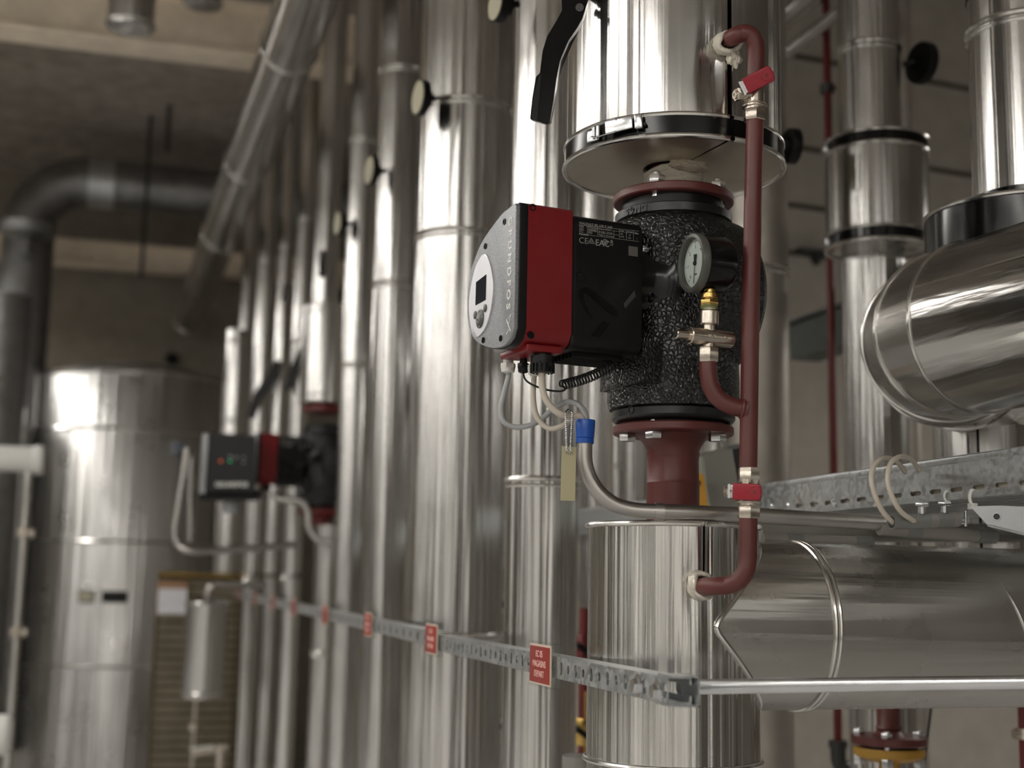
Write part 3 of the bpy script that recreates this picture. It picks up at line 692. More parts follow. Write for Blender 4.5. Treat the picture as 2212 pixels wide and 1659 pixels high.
mb = MB(); mb.lathe((PX, PY, zb), Z, [(RU-0.014, 0.001), (RU-0.014, ztopj-zb)], 64); mb.build('lining', M_RUBBER, t)
def arc_tube(z, Rr, r, a0, a1, n=100, name='rim_bead', mat=M_BEAD, par=None):
    mb = MB(); mb.tube([Vector((PX+Rr*math.cos(a0+(a1-a0)*i/n), PY+Rr*math.sin(a0+(a1-a0)*i/n), z)) for i in range(n+1)], r, 10); return mb.build(name, mat, par)
arc_tube(zb, RUr-0.002, 0.0042, sa+0.02, sa+2*math.pi-0.02, par=t)
arc_tube(zf(243, RUr), RUr-0.003, 0.0034, sa+0.02, sa+2*math.pi-0.02, par=t)
mb = MB(); zz0, zz1 = zb+0.0035, zf(247, RUr); mb.lathe((PX, PY, zz0), Z, [(RUr-0.006, 0), (RUr-0.0015, 0.0005), (RUr-0.0015, zz1-zz0), (RUr-0.006, zz1-zz0)], 96, False, False); mb.build('black_band', M_RUBBER, t)
q = Vector((math.cos(sa+0.012), math.sin(sa+0.012), 0)); Mq = Matrix((q, Z.cross(q), Z)).transposed()
mb = MB(); mb.box(Vector((PX, PY, (zf(243, RU)+ztopj)/2))+q*(RU+0.001), (0.005, 0.0022, ztopj-zf(243, RU)), Mq); mb.build('seam_edge', M_BEAD, t)
# closing plate with a hole
mb = MB(); n = 96
def circ(r, z): return [mb.bm.verts.new((PX+r*math.cos(sa+0.02+(2*math.pi-0.034)*i/n), PY+r*math.sin(sa+0.02+(2*math.pi-0.034)*i/n), z)) for i in range(n+1)]
c1, c2, c3, c4 = circ(RUr-0.004, zb), circ(0.047, zb+0.001), circ(0.047, zb+0.006), circ(RUr-0.006, zb+0.005)
mb.bridge(c1, c2, False); mb.bridge(c2, c3, False); mb.bridge(c3, c4, False)
mb.build('bottom_plate', simple('plate_aluminium', (0.62, 0.58, 0.50), 0.34, 1.0, 0.08), t, 0.3)
# latch on the band
latch = empty('clasp_tmp', (0, 0, 0)); bpy.data.objects.remove(latch)
def on_band(px, py, out=0.0):
    p = on_cyl(px, py, RUr); v = Vector((p.x-PX, p.y-PY, 0)).normalized(); return p+v*out, v
def bandbox(pxa, pya, pxb, pyb, hgt, thk, out, name, mat, par, bev=0.001):
    a, va = on_band(pxa, pya, out); b, vb = on_band(pxb, pyb, out); v = (va+vb).normalized(); m = (a+b)/2
    mb = MB(); mb.bar(a, b, hgt, thk, v, bev); return mb.build(name, mat, par), m, v
lt, m_, v_ = bandbox(1316, 281, 1371, 267, 0.0195, 0.004, 0.009, 'latch_plate', M_ZINC, t)
_, m2, v2 = bandbox(1271, 297, 1296, 290, 0.017, 0.002, 0.002, 'latch_base', M_ZINC, t)
_, m3, v3 = bandbox(1374, 267, 1391, 264, 0.022, 0.008, 0.006, 'latch_hinge', M_ZINC, t, 0.002)
_, m4, v4 = bandbox(1391, 271, 1397, 268, 0.006, 0.004, 0.003, 'latch_foot', M_BLACK, t)
for dy in (-14, 14):
    pts = [on_band(px, py+dy*k_, 0.010)[0] for px, py, k_ in ((1289, 289, 0.7), (1297, 286, 1.0), (1318, 280, 1.0), (1334, 275, 1.05), (1338, 275, 0.85))]
    mb = MB(); mb.tube(smoothpts(pts, 5), 0.0013, 8); mb.build('latch_wire', M_ZINC, t)
for px in (1291, 1300):
    a, v = on_band(px, 276+(1300-px)*0.3, 0.008); b, v = on_band(px, 300+(1300-px)*0.3, 0.008)
    mb = MB(); mb.cyl(a, b, 0.0028, 12); mb.build('latch_hook', M_ZINC, t)
# pipe stub, mineral wool and tape in the hole
mb = MB(); mb.lathe((PX, PY, zp(395)), Z, [(0.038, 0), (0.034, 0.03), (0.034, zb+0.1-zp(395))], 40); mb2 = mb.build('pipe_stub', M_REDPRIME); tag(mb2, 'red steel pipe stub rising from the upper flange into the jacket hole', 'pipe')
def blob(name, c, rx, ry, rz, seed, mat, par=None, amp=0.2, sub=4):
    bm = bmesh.new(); bmesh.ops.create_icosphere(bm, subdivisions=sub, radius=1.0)
    from mathutils import noise as N
    for v in bm.verts:
        k_ = 1+amp*N.noise(v.co*2.2+Vector((seed, 0, 0)))+amp*0.35*N.noise(v.co*7+Vector((0, seed, 0)))
        v.co = Vector((v.co.x*rx*k_, v.co.y*ry*k_, v.co.z*rz*k_))+Vector(c)
    mb = MB(); mb.bm.free(); mb.bm = bm; return mb.build(name, mat, par)
def wrap(center, axis, R0, wdt, turns, seed, mat, name, par=None, tr=0.004):
    """a tape wound round a pipe: one continuous flattened strand with frayed ridges"""
    x, y, z = frame(axis); rnd = random.Random(seed); pts = []
    N_ = int(turns*26)
    for i in range(N_+1):
        a = 2*math.pi*i/26; h = wdt*(i/N_-0.5)+0.002*math.sin(i*0.9+seed)
        r = R0+rnd.uniform(-0.0006, 0.0012)+0.0015*math.sin(a*2+seed)
        pts.append(Vector(center)+x*r*math.cos(a)+y*r*math.sin(a)+z*h)
    mb = MB(); mb.tube(pts, tr, 6); return mb.build(name, mat, par, 1.2)
M_TAPE = simple('pale_glass_tape', (0.66, 0.62, 0.53), 0.7, 0.0, 0.2, 300, 0.0015)
w_ = wrap((PX, PY, zp(394)+0.002), Z, 0.040, 0.024, 7, 3, M_TAPE, 'pipe_wrap', tr=0.0045); tag(w_, 'pale glass fibre tape wound round the pipe on top of the upper flange', 'tape')
w_ = blob('insulation_scrap', on_cyl(1486, 358, 0.045)+Vector((0, 0, 0.0)), 0.030, 0.012, 0.010, 5, M_ROPE, amp=0.35); tag(w_, 'frayed yellowish insulation scrap sticking out of the jacket hole', 'insulation')

# ---- flanges
def flange(pyt, pyb, rpx, label, hubprof, bolt_top, bolt_angs):
    r = rpx/FPX*depth(at(1454, (pyt+pyb)/2, DP)); z0, z1 = zf(pyb, r), zf(pyt, r)
    t = empty('pipe_flange', (PX, PY, z0)); tag(t, label, 'flange')
    mb = MB(); mb.lathe((PX, PY, z0), Z, [(r*0.5, 0), (r-0.002, 0), (r, 0.002), (r, z1-z0-0.002), (r-0.002, z1-z0), (r*0.4, z1-z0)], 96); mb.build('flange_disc', M_REDPRIME, t)
    if hubprof:
        mb = MB(); mb.lathe((PX, PY, 0), Z, hubprof, 64); mb.build('neck', M_REDPRIME, t)
    return t, z0, z1, r
tU, zU0, zU1, rU = flange(388, 407, 129, 'upper red-primed flange between the pump and the aluminium jacket', None, True, ())
tL, zL0, zL1, rL = flange(907, 926, 130, 'lower red-primed flange with weld neck under the pump',
    [(rr_/FPX*DP, zp(y)) for rr_, y in ((56, 1140), (56, 1048), (57, 1044), (55, 1039), (54.5, 996), (55.5, 988), (57, 984), (56, 975), (62, 962), (70, 950), (78, 938))], False, ())
def bolt(px, zc, up, par, size=0.0118):
    """hex head or nut standing on a flange at the angle seen at px"""
    p = px
    mb = MB(); c = Vector((p.x, p.y, zc)); s = 1 if up else -1
    mb.hexa(c, c+Z*(s*0.0105), size, rot=0.35, bev=0.15); mb.build('bolt_head', M_ZINC, par)
rbc = 0.0725
for pxx, n_ in ((1417, 0), (1554, 1)):
    a = ang_of(on_cyl(min(1454+97, max(1454-97, pxx)), 380, rbc+0.0006))
    for kq in (0, 1) if n_ == 0 else (0,):
        an = a+math.pi*kq
        c = Vector((PX+rbc*math.cos(an), PY+rbc*math.sin(an), 0))
        mb = MB(); mb.hexa(c+Z*zU1, c+Z*(zU1+0.014), 0.0135, rot=0.4, bev=0.15); mb.build('bolt_nut', M_ZINC, tU)
        mb = MB(); mb.cyl(c+Z*(zU0-0.007), c+Z*(zU1+0.020), 0.0075, 20, bev=0.0015); mb.build('bolt_shank', M_ZINC, tU)
for pxx in (1355, 1413, 1550):
    a = ang_of(on_cyl(min(1454+100, max(1454-100, pxx)), 935, rbc+0.0004))
    c = Vector((PX+rbc*math.cos(a), PY+rbc*math.sin(a), 0))
    mb = MB(); mb.hexa(c+Z*(zL0-0.012), c+Z*zL0, 0.0135, rot=a+0.2, bev=0.15); mb.build('bolt_head', M_ZINC, tL)
    mb = MB(); mb.cyl(c+Z*zL1, c+Z*(zL1+0.012), 0.0075, 20, bev=0.0012); mb.build('bolt_end', M_ZINC, tL)

# ---- lower jacket (tee) and the level run to the right
RL = 184.5/FPX*depth(at(1454, 1380, DP)); zj1 = zf(1130, RL); zj0 = zf(1664, RL)
t = empty('pipe_cladding_tee', (PX, PY, zj0)); tag(t, 'aluminium-clad tee jacket below the pump with the level run to the right', 'pipe cladding')
sl = on_cyl(1521, 1200, RL); sla = ang_of(sl)
mb = MB(); rows = []; n = 120
zmid = zf(1268, RL)
for kz in range(29):
    z = zj0+(zj1-zj0)*kz/28; row = []
    open_ = 0.011 if z > zmid else 0.0
    for i in range(n+1):
        a = sla+open_+(2*math.pi-2*open_)*i/n
        da = abs((a-(sla-0.12)+math.pi) % (2*math.pi)-math.pi)
        rr_ = RL-0.004*math.exp(-(da/0.15)**2)*math.exp(-((z-zmid)/0.05)**2)
        row.append(mb.bm.verts.new((PX+rr_*math.cos(a), PY+rr_*math.sin(a), z)))
    rows.append(row)
for A, B in zip(rows, rows[1:]): mb.bridge(A, B, False)
mb.build('upright_shell', M_CLADT, t)
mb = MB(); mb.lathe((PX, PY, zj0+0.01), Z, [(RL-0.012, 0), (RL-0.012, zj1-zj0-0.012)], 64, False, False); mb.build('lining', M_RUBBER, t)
n = 96
mb = MB(); mb.lathe((PX, PY, zj1-0.003), Z, [(0.045, 0.0), (RL-0.002, 0.0), (RL-0.002, 0.002), (0.045, 0.002)], 80); mb.build('top_plate', M_BEAD, t)
for z, r_, rr_ in ((zj1, RL+0.001, 0.0042), (zj0, RL+0.001, 0.0045), (zj0-0.02, RL+0.002, 0.003)):
    arc_tube(z, r_, rr_, sla+0.02, sla+2*math.pi-0.015, par=t)
mb = MB(); mb.lathe((PX, PY, zj0-0.5), Z, [(RL-0.001, 0), (RL-0.001, 0.498)], 96); mb.build('lower_shell', M_CLADT, t)
# level run
RH = 0.1215
HA = R(88.0); HD = Vector((math.sin(HA), math.cos(HA), 0)); HN = HD.cross(Z)   # toward viewer
if HN.dot(CAM-Vector((PX, PY, 0))) < 0: HN = -HN
zh = (zat(1178, *(Vector((PX, PY, 0))+HD*0.25)[:2]) + zat(1527, *(Vector((PX, PY, 0))+HD*0.25)[:2]))/2
RH = (zat(1178, *(Vector((PX, PY, 0))+HD*0.25)[:2]) - zat(1527, *(Vector((PX, PY, 0))+HD*0.25)[:2]))/2*0.985
RH = RL-0.0002
# shell of the run starts on the saddle curve of the upright shell
mb = MB(); n = 96; rowA, rowB = [], []
OFFY = 0.0
def sad(a):                               # start of the run along HD at ring angle a
    yv = RH*math.cos(a); zv = RH*math.sin(a)
    return math.sqrt(max(0.0, RL*RL-yv*yv)), yv, zv
segs = [0.30, 0.62, 0.95, 1.6]
base = Vector((PX, PY, zh))
rws = []
for s_ in [None]+segs:
    row = []
    for i in range(n):
        a = 2*math.pi*i/n; d0, yv, zv = sad(a); d_ = d0 if s_ is None else s_
        row.append(mb.bm.verts.new(base+HD*d_+HN*yv+Z*zv))
    rws.append(row)
for A, B in zip(rws, rws[1:]): mb.bridge(A, B)
mb.build('level_shell', M_CLADX, t)
mb = MB(); mb.tube([base+HD*(sad(2*math.pi*i/96)[0]+0.001)+HN*(sad(2*math.pi*i/96)[1]*1.004)+Z*(sad(2*math.pi*i/96)[2]*1.004) for i in range(97)], 0.0038, 8, closed=False); mb.build('saddle_bead', M_BEAD, t)
q = onplane(1806, 1350, base+HN*RH, HN); dv = (q-base).dot(HD)
for dd in (dv, dv+0.008):
    mb = MB(); mb.torus(base+HD*dd, HD, RH+0.0005, 0.0035, 96, 8); mb.build('joint_bead', M_BEAD, t)
q = onplane(2190, 1350, base+HN*RH, HN); dv2 = (q-base).dot(HD)
mb = MB(); mb.torus(base+HD*(dv2+0.02), (HD+Z*0.35).normalized(), RH*1.0, 0.0025, 96, 8); mb.build('lap_edge', M_BEAD, t)
# ---- pump itself
PA = R(81.0); ax = -Vector((math.sin(PA), math.cos(PA), 0)); bx = Vector((0, 0, 1)).cross(ax)   # a: toward the control box, b: toward the viewer
MP = Matrix((ax, bx, Z)).transposed()
z0p = zp(622)
PO = Vector((PX, PY, z0p))
pump = empty('circulation_pump', PO, MP); tag(pump, 'large black and red circulation pump with grey control panel in the foreground', 'pump', 'circulation pumps with red-banded motors')
def L(a, b, z): return PO+ax*a+bx*b+Z*z
def face_pt(px, py, a):                  # local (b, z) of a pixel on the plane a = const
    p = onplane(px, py, PO+ax*a, ax)-PO; return p.dot(bx), p.z
def side_pt(px, py, b):
    p = onplane(px, py, PO+bx*b, bx)-PO; return p.dot(ax), p.z
AF = 0.300
outl = [(1120, 435), (1093, 455), (1065, 492), (1043, 526), (1026, 568), (1017, 604), (1013, 648), (1014, 691), (1022, 724), (1039, 743), (1065, 753), (1085, 752), (1099, 745), (1109, 731), (1114, 709)]
O = [Vector((*face_pt(x, y, AF), 0)) for x, y in outl]
HB = O[0].x                              # b of the near side
Os = smoothpts([(p.x, p.y, 0) for p in O[1:13]], 5)
OUT = [(O[0].x, O[0].y-0.004), (O[0].x-0.004, O[0].y)] + [(p.x, p.y) for p in Os] + [(O[13].x, O[13].y), (O[0].x, O[14].y)]
def scaled(o, k): 
    cb = sum(p[0] for p in o)/len(o); cz = sum(p[1] for p in o)/len(o); return [(cb+(p[0]-cb)*k, cz+(p[1]-cz)*k) for p in o]
def slab(a0, a1, o, name, mat, bev=0.0, par=None):
    mb = MB(); mb.prism([L(a0, b, z) for b, z in o], ax*(a1-a0), bev); return mb.build(name, mat, par or pump)
cover = slab(AF-0.003, AF+0.003, scaled(OUT, 0.985), 'front_cover', M_PANEL, 0.0012)
slab(AF-0.0155, AF-0.003, OUT, 'bezel', M_BLACK, 0.001)
slab(AF-0.0155-0.070, AF-0.0155, OUT, 'red_housing', M_PUMPRED, 0.0)
aB = side_pt(1387, 600, HB)[0]
aR = side_pt(1238, 600, HB)[0]
# black motor housing: box with rounded vertical ends
zlo = min(p[1] for p in OUT); zhi = max(p[1] for p in OUT)
def rrect(b0, b1, z0, z1, r, k=6):
    out = []
    for cx, cz, s0 in ((b1-r, z1-r, 0), (b0+r, z1-r, 90), (b0+r, z0+r, 180), (b1-r, z0+r, 270)):
        for i in range(k+1): a = R(s0+90*i/k); out.append((cx+r*math.cos(a), cz+r*math.sin(a)))
    return out
bfar = min(p[0] for p in OUT)
slab(aB, aR+0.001, rrect(bfar+0.03, HB-0.0005, zlo+0.002, zhi-0.004, 0.018), 'motor_housing', M_BLACK, 0.006)
# ribs under the housing
for i in range(7):
    mb = MB(); mb.box(L((aB+aR)/2, HB-0.03-i*0.011, zlo-0.001), (aR-aB-0.03, 0.003, 0.008), MP); mb.build('cooling_rib', M_BLACK, pump)
# motor collar behind the housing
mb = MB(); mb.lathe(L(0.030, 0, -0.004), ax, [(0.09, 0), (0.09, 0.018), (0.084, 0.022), (0.070, 0.045), (0.070, aB-0.03+0.01)], 56); mb.build('motor_collar', M_BLACKG, pump)
for (aa, bb, zz_) in ((0.085, 0.054, 0.038), (0.085, 0.054, -0.031), (0.085, -0.054, 0.038), (0.085, -0.054, -0.031)):
    c = L(aa-0.006, bb, zz_)
    sb = MB(); sb.lathe(c, ax, [(0.0070, 0), (0.0070, 0.008), (0.0062, 0.010), (0.0035, 0.010), (0.0032, 0.007)], 20); sb.build('collar_screw', M_ZINC, pump)
    mb = MB(); mb.lathe(c-ax*0.030, ax, [(0.012, 0), (0.012, 0.030), (0.010, 0.032)], 20); mb.build('screw_boss', M_BLACKG, pump)
mb = MB(); mb.torus(L(0.066, 0, -0.004), ax, 0.072, 0.003, 48); mb.build('clamp_ring', M_DARKSTEEL, pump)
# volute shell
def rp(v): return v/FPX*DP
prof = [(rp(118), zp(880)), (rp(136), zf(870, .097)), (rp(141), zf(850, .1)), (rp(141), zf(800, .1)), (rp(138), zp(760)), (rp(133), zp(700)), (rp(133), zp(640)), (rp(141), zp(590)), (rp(144), zp(545)), (rp(140), zp(513)), (rp(126), zp(490)), (rp(118), zp(484))]
mb = MB(); mb.lathe((PX, PY, 0), Z, prof, 80); mb.build('shell_barrel', M_EPP, pump)
mb = MB(); mb.lathe(L(-0.100, 0, -0.012), ax, [(0.085, 0), (0.108, 0.004), (0.122, 0.018), (0.126, 0.04), (0.126, 0.10), (0.118, 0.122), (0.100, 0.13)], 80); mb.build('shell_drum', M_EPP, pump)
mb = MB(); mb.prism([L(0.098, -0.05, zp(880)-z0p+0.022), L(0.098, 0.075, zp(880)-z0p+0.022), L(0.098, 0.075, zp(880)-z0p+0.082), L(0.098, -0.05, zp(880)-z0p+0.082)], -ax*0.06, 0.006); mb.build('shell_foot', M_EPP, pump)
# grooves and cast collars
mb = MB(); mb.lathe((PX, PY, 0), Z, [(rp(112), zU0-0.045), (rp(112), zU0)], 64); mb.build('upper_neck', M_BLACK, pump)
zr0, zr1 = zf(452, .089), zf(435, .089)
mb = MB(); rr_ = rp(127); mb.lathe((PX, PY, zr0), Z, [(rr_-0.004, -0.0025), (rr_, 0), (rr_, zr1-zr0), (rr_-0.003, zr1-zr0+0.002)], 96); mb.build('upper_cast_collar', M_CAST, pump)
mb = MB(); mb.lathe((PX, PY, 0), Z, [(rp(112), zL1+0.001), (rp(118), zf(880, .085)), (rp(118), zp(860))], 64); mb.build('lower_neck', M_BLACK, pump)
zr2, zr3 = zf(893, .093), zf(876, .093)
mb = MB(); rr2 = rp(131); mb.lathe((PX, PY, zr2), Z, [(rr2-0.010, -0.006), (rr2-0.003, -0.003), (rr2, 0.001), (rr2, zr3-zr2), (rr2-0.003, zr3-zr2+0.002)], 96); mb.build('lower_cast_collar', M_CAST, pump)
# cast lettering on the upper collar: reads the other way up
p = on_cyl(1372, 440, rr_+0.0004); v = Vector((p.x-PX, p.y-PY, 0)).normalized(); tx = Z.cross(v)
for i, ch in enumerate('DN65'):
    a = ang_of(p) + (1.5-i)*0.011/rr_; c = Vector((PX+(rr_+0.0003)*math.cos(a), PY+(rr_+0.0003)*math.sin(a), (zr0+zr1)/2)); v_ = Vector((math.cos(a), math.sin(a), 0))
    text('cast_letter', ch, c, -Z.cross(v_), -Z, 0.0135, M_CAST, pump, ext=0.0008, bold=0.0004)
# hex mark on the lower collar
p = on_cyl(1363, 885, rr2+0.0003); v = Vector((p.x-PX, p.y-PY, 0)).normalized()
mb = MB(); mb.torus(p, v, 0.0055, 0.0009, 6, 6); mb.build('collar_mark', M_CAST, pump)
# ---- printing and fittings on the side face (b = HB)
TXs = -ax                                # reading direction, left to right as seen
def sp(px, py, o=0.0004):
    a, z = side_pt(px, py, HB); return L(a, HB+o, z)
def sdist(px0, px1, py=520): return abs(side_pt(px0, py, HB)[0]-side_pt(px1, py, HB)[0])
def stext(body, px, py, size, align='LEFT', nm='printed_text', mat=M_WHITEPRINT, bold=0.0): 
    return text(nm, body, sp(px, py), TXs, Z, size, mat, pump, align, 0.00015, bold)
slope_ = lambda px: 0
stext('MAGNA3 80-100 F 340', 1251, 482, 0.0055)
for i, (k_, v_) in enumerate((('P/N', '97924269'), ('S/N', '10000863'), ('P.C.', '1943'), ('Model', 'D'))):
    stext(k_, 1251, 488+i*5.4+1, 0.0046); stext(v_, 1267, 490+i*5.4+1, 0.0046)
def sline(x0, y0, x1, y1, wd=0.0005):
    a = sp(x0, y0, 0.0003); b = sp(x1, y1, 0.0003); return a, b, wd
lines = [(1250, 482+4, 1380, 499.5), (1250, 505, 1380, 522), (1291, 490.5, 1291, 508.5), (1338, 494.5, 1338, 514.5), (1353, 497, 1353, 517), (1368, 499, 1368, 519), (1292, 495, 1380, 505), (1326, 498, 1326, 514), (1292, 503, 1338, 508)]
mb = MB()
for x0, y0, x1, y1 in lines:
    a = sp(x0, y0, 0.0002); b = sp(x1, y1, 0.0002); mb.bar(a, b, 0.00045, 0.0002, bx)
mb.build('label_grid', M_WHITEPRINT, pump, None)
stext('P1max  97 W', 1293, 494, 0.0034); stext('IP X4D  TF110', 1293, 500.5, 0.0036); stext('Made in Germany', 1293, 507, 0.0034)
stext('U/V', 1340, 499, 0.0038); stext('I/A', 1340, 505, 0.0036); stext('0.45', 1340, 511, 0.0036); stext('P1/W', 1355, 501, 0.0038); stext('31', 1358, 508, 0.0036); stext('432', 1356, 514, 0.0036); stext('MPa', 1370, 504, 0.0038); stext('1', 1374, 516, 0.0036)
stext('CE', 1250, 519, 0.0125, bold=-0.0001); stext('EAC', 1285.5, 524, 0.0125, bold=0.0001)
mb = MB(); c0, c1, c2 = sp(1270, 524.5, .0003), sp(1284, 526.5, .0003), sp(1277, 514.5, .0003)
for a, b in ((c0, c1), (c1, c2), (c2, c0)): mb.bar(a, b, 0.0007, 0.0002, bx)
c0, c1, c2 = sp(1274, 522.5, .0003), sp(1280, 523.5, .0003), sp(1277, 518, .0003)
for a, b in ((c0, c1), (c1, c2), (c2, c0)): mb.bar(a, b, 0.0005, 0.0002, bx)
mb.torus(sp(1307, 523, .0003), bx, 0.0040, 0.0004, 28, 4); mb.torus(sp(1307, 523, .0003), bx, 0.0021, 0.0004, 20, 4)
mb.bar(sp(1317.5, 529, .0003), sp(1324, 530, .0003), 0.0009, 0.0002, bx)
mb.build('approval_marks', M_WHITEPRINT, pump, None)
stext('R', 1318, 523, 0.0085)
# blank square sticker
c = sp(1367.5, 543, 0.0003); mb = MB(); mb.box(c, (sdist(1358, 1378), 0.0003, 0.0143), MP); mb.build('blank_sticker', simple('dull_sticker', (0.10, 0.09, 0.08), 0.7), pump)
# housing screw recess
c = sp(1254, 598, -0.001); mb = MB(); mb.torus(c, bx, 0.0072, 0.0008, 28, 6); mb.lathe(c-bx*0.0005, bx, [(0.0068, 0), (0.0068, 0.0008)], 24); mb.build('screw_recess', M_BLACKG, pump)
# raised arrow emblem, gloss on matt
def spoly(pts, nm, mat, o=0.0, thk=0.0006):
    mb = MB(); mb.prism([sp(x, y, o) for x, y in pts], bx*thk); return mb.build(nm, mat, pump, None)
arcpts = smoothpts([sp(x, y, 0.0) for x, y in ((1281, 688), (1268, 670), (1258, 648), (1256, 634), (1262, 627), (1275, 632), (1300, 652), (1318, 667), (1335, 674))], 6)
mb = MB()
V0 = None
nn = len(arcpts)
for i, p in enumerate(arcpts):
    tg = (arcpts[min(i+1, nn-1)]-arcpts[max(i-1, 0)]).normalized(); nr = tg.cross(bx); ww = 0.0016+0.0052*(i/nn)
    quad = [mb.bm.verts.new(p+nr*ww+bx*0.0006), mb.bm.verts.new(p-nr*ww+bx*0.0006), mb.bm.verts.new(p-nr*ww-bx*0.0004), mb.bm.verts.new(p+nr*ww-bx*0.0004)]
    if V0: mb.bridge(V0, quad)
    else: mb.bm.faces.new(quad)
    V0 = quad
mb.bm.faces.new(list(reversed(V0)))
mb.build('raised_emblem', M_BLACKG, pump, 0.5)
spoly([(1347, 656), (1370, 628), (1373, 640), (1350, 666)], 'emblem_tip', simple('grey_emblem_plastic', (0.035, 0.037, 0.037), 0.3))
spoly([(1276, 725), (1303, 693), (1317, 700), (1295, 728)], 'emblem_foot', M_BLACKG)
# red housing screws
for px, py in ((1151, 448), (1147, 724)):
    c = sp(px, py, -0.001); mb = MB(); mb.lathe(c, bx, [(0.0052, 0), (0.0052, 0.0014), (0.0035, 0.0014), (0.003, 0.0004)], 24); mb.build('housing_screw', M_BLACK, pump)
# ---- front cover details (plane a = AF + 0.003)
AFF = AF+0.003
def fp(px, py, o=0.0003): b, z = face_pt(px, py, AFF); return L(AFF+o, b, z)
FXd = (fp(1090, 620)-fp(1030, 620)).normalized()     # local horizontal on the cover, far to near
ltop, lbot = fp(1103.5, 468), fp(1098, 668)
text('cover_lettering', ' '.join('GRUNDFOS'), (ltop+lbot)/2, lbot-ltop, bx, 0.0165, M_WHITE, cover, ext=0.0002, bold=0.0005, width=(ltop-lbot).length)
# small logo below
mb = MB()
for (x0, y0, x1, y1, w_) in ((1104, 678, 1099, 700, 1.4), (1099, 700, 1094, 690, 1.0), (1104, 678, 1097, 690, 1.0), (1095, 692, 1103, 715, 2.0), (1094, 722, 1099, 712, 1.4)):
    mb.bar(fp(x0, y0), fp(x1, y1), 0.0011*w_, 0.0003, ax)
mb.build('cover_logo', M_WHITE, cover, None)
for px, py in ((1090, 479), (1049, 532), (1082, 731), (1044.5, 735)):
    c = fp(px, py, 0.0); mb = MB(); mb.lathe(c, ax, [(0.0046, 0), (0.0044, 0.0012), (0.0028, 0.0012), (0.0025, 0.0004)], 20); mb.build('cover_screw', M_BLACKG, cover)
# oval display panel
cx_, cy_ = 1041, 638
ov = []
oc = [(1052, 550), (1060, 570), (1066, 600), (1067, 625), (1064, 655), (1058, 685), (1050, 708), (1040, 722), (1031, 729), (1024, 722), (1018, 700), (1015, 668), (1016, 640), (1022, 605), (1030, 575), (1040, 556), (1046, 550)]
mb = MB(); mb.prism(smoothpts([fp(x, y, 0.0) for x, y in oc], 4, True), ax*0.0016, 0.0006, 2); pan = mb.build('display_panel', simple('silver_panel_paint', (0.78, 0.78, 0.82), 0.36, 0.5), cover, 0.5)
def fpoly(pts, nm, mat, o=0.0016, thk=0.0005, par=None):
    mb = MB(); mb.prism([fp(x, y, o) for x, y in pts], ax*thk); return mb.build(nm, mat, par or cover, None)
fpoly([(1053, 593), (1051.5, 648), (1029.5, 660), (1031, 610)], 'display', M_LCD)
def fell(px, py, rb, rz, nm, mat, o=0.0016):
    c = fp(px, py, o); mb = MB(); n_ = 24
    lo = [c+bx*(rb*math.cos(2*math.pi*i/n_))+Z*(rz*math.sin(2*math.pi*i/n_)) for i in range(n_)]
    mb.prism(lo, ax*0.0012, 0.0004, 2); return mb.build(nm, mat, cover)
M_KEY = simple('dark_keypad', (0.06, 0.062, 0.055), 0.35)
fell(1039.5, 689, 0.0135, 0.0140, 'navigation_key', M_KEY); fell(1050.5, 666, 0.0058, 0.006, 'menu_key', M_KEY); fell(1029, 681, 0.0055, 0.006, 'home_key', M_KEY)
for dx, dy, ch in ((0, 0, 'OK'),):
    text('key_print', ch, fp(1039.5, 689, 0.0030), -bx*-1.0 if False else bx, Z, 0.0055, M_WHITEPRINT, cover, ext=0.0001)
for px, py in ((1039.8, 673), (1039.2, 706), (1033.5, 691), (1045.2, 686)):
    fell(px, py, 0.0012, 0.0012, 'key_mark', M_WHITEPRINT, 0.0028)
# cable entries under the red housing
def under(px, py, b): 
    a, z = side_pt(px, py, b); return a, z
mb = MB(); mb.box(L(AF-0.050, 0.022, zlo-0.001), (0.056, 0.090, 0.010), MP, 0.002); mb.build('entry_block', M_PUMPRED, pump)
glands = []
for px, pyt, pyb, b, r_, mat, nm in ((1098, 772, 806, -0.03, 0.0105, M_WHITE, 'pale_cable_gland'), (1131, 772, 806, 0.0, 0.008, M_BLACK, 'small_black_gland'), (1155, 774, 812, 0.02, 0.0095, M_WHITE, 'grey_cable_gland'), (1172, 768, 806, 0.05, 0.0165, M_BLACK, 'large_black_gland')):
    a, z1_ = side_pt(px, pyt, b); z2_ = side_pt(px, pyb, b)[1]
    c = L(a, b, 0)
    mb = MB(); hh = z1_-z2_; top_ = PO.z+z1_
    base_ = Vector((c.x, c.y, PO.z+z2_))
    mb.lathe(base_, Z, [(r_*0.55, 0), (r_*0.9, hh*0.06), (r_, hh*0.3)], 20, a0=0)
    mb.hexa(base_+Z*(hh*0.28), base_+Z*(hh*0.62), r_*1.08, bev=0.1)
    mb.cyl(base_+Z*(hh*0.6), base_+Z*(hh*1.25), r_*0.7, 16)
    if r_ > 0.015:
        for i in range(18):
            an = 2*math.pi*i/18; mb.box(base_+Z*(hh*0.25)+Vector((math.cos(an), math.sin(an), 0))*r_, (0.0022, 0.0022, hh*0.5), Matrix.Rotation(an, 3, 'Z'))
        mb.lathe(base_+Z*(hh*0.5), Z, [(r_*1.02, 0), (r_*1.02, hh*0.45)], 24)
    mb.build(nm, mat, pump); glands.append(base_)
# DN plate / sensor on the foot
mb = MB(); mb.cyl(L(0.10, 0.05, zlo+0.010), L(0.04, 0.06, zlo-0.012), 0.011, 20, bev=0.002); mb.build('sensor_plug', M_BLACKG, pump)
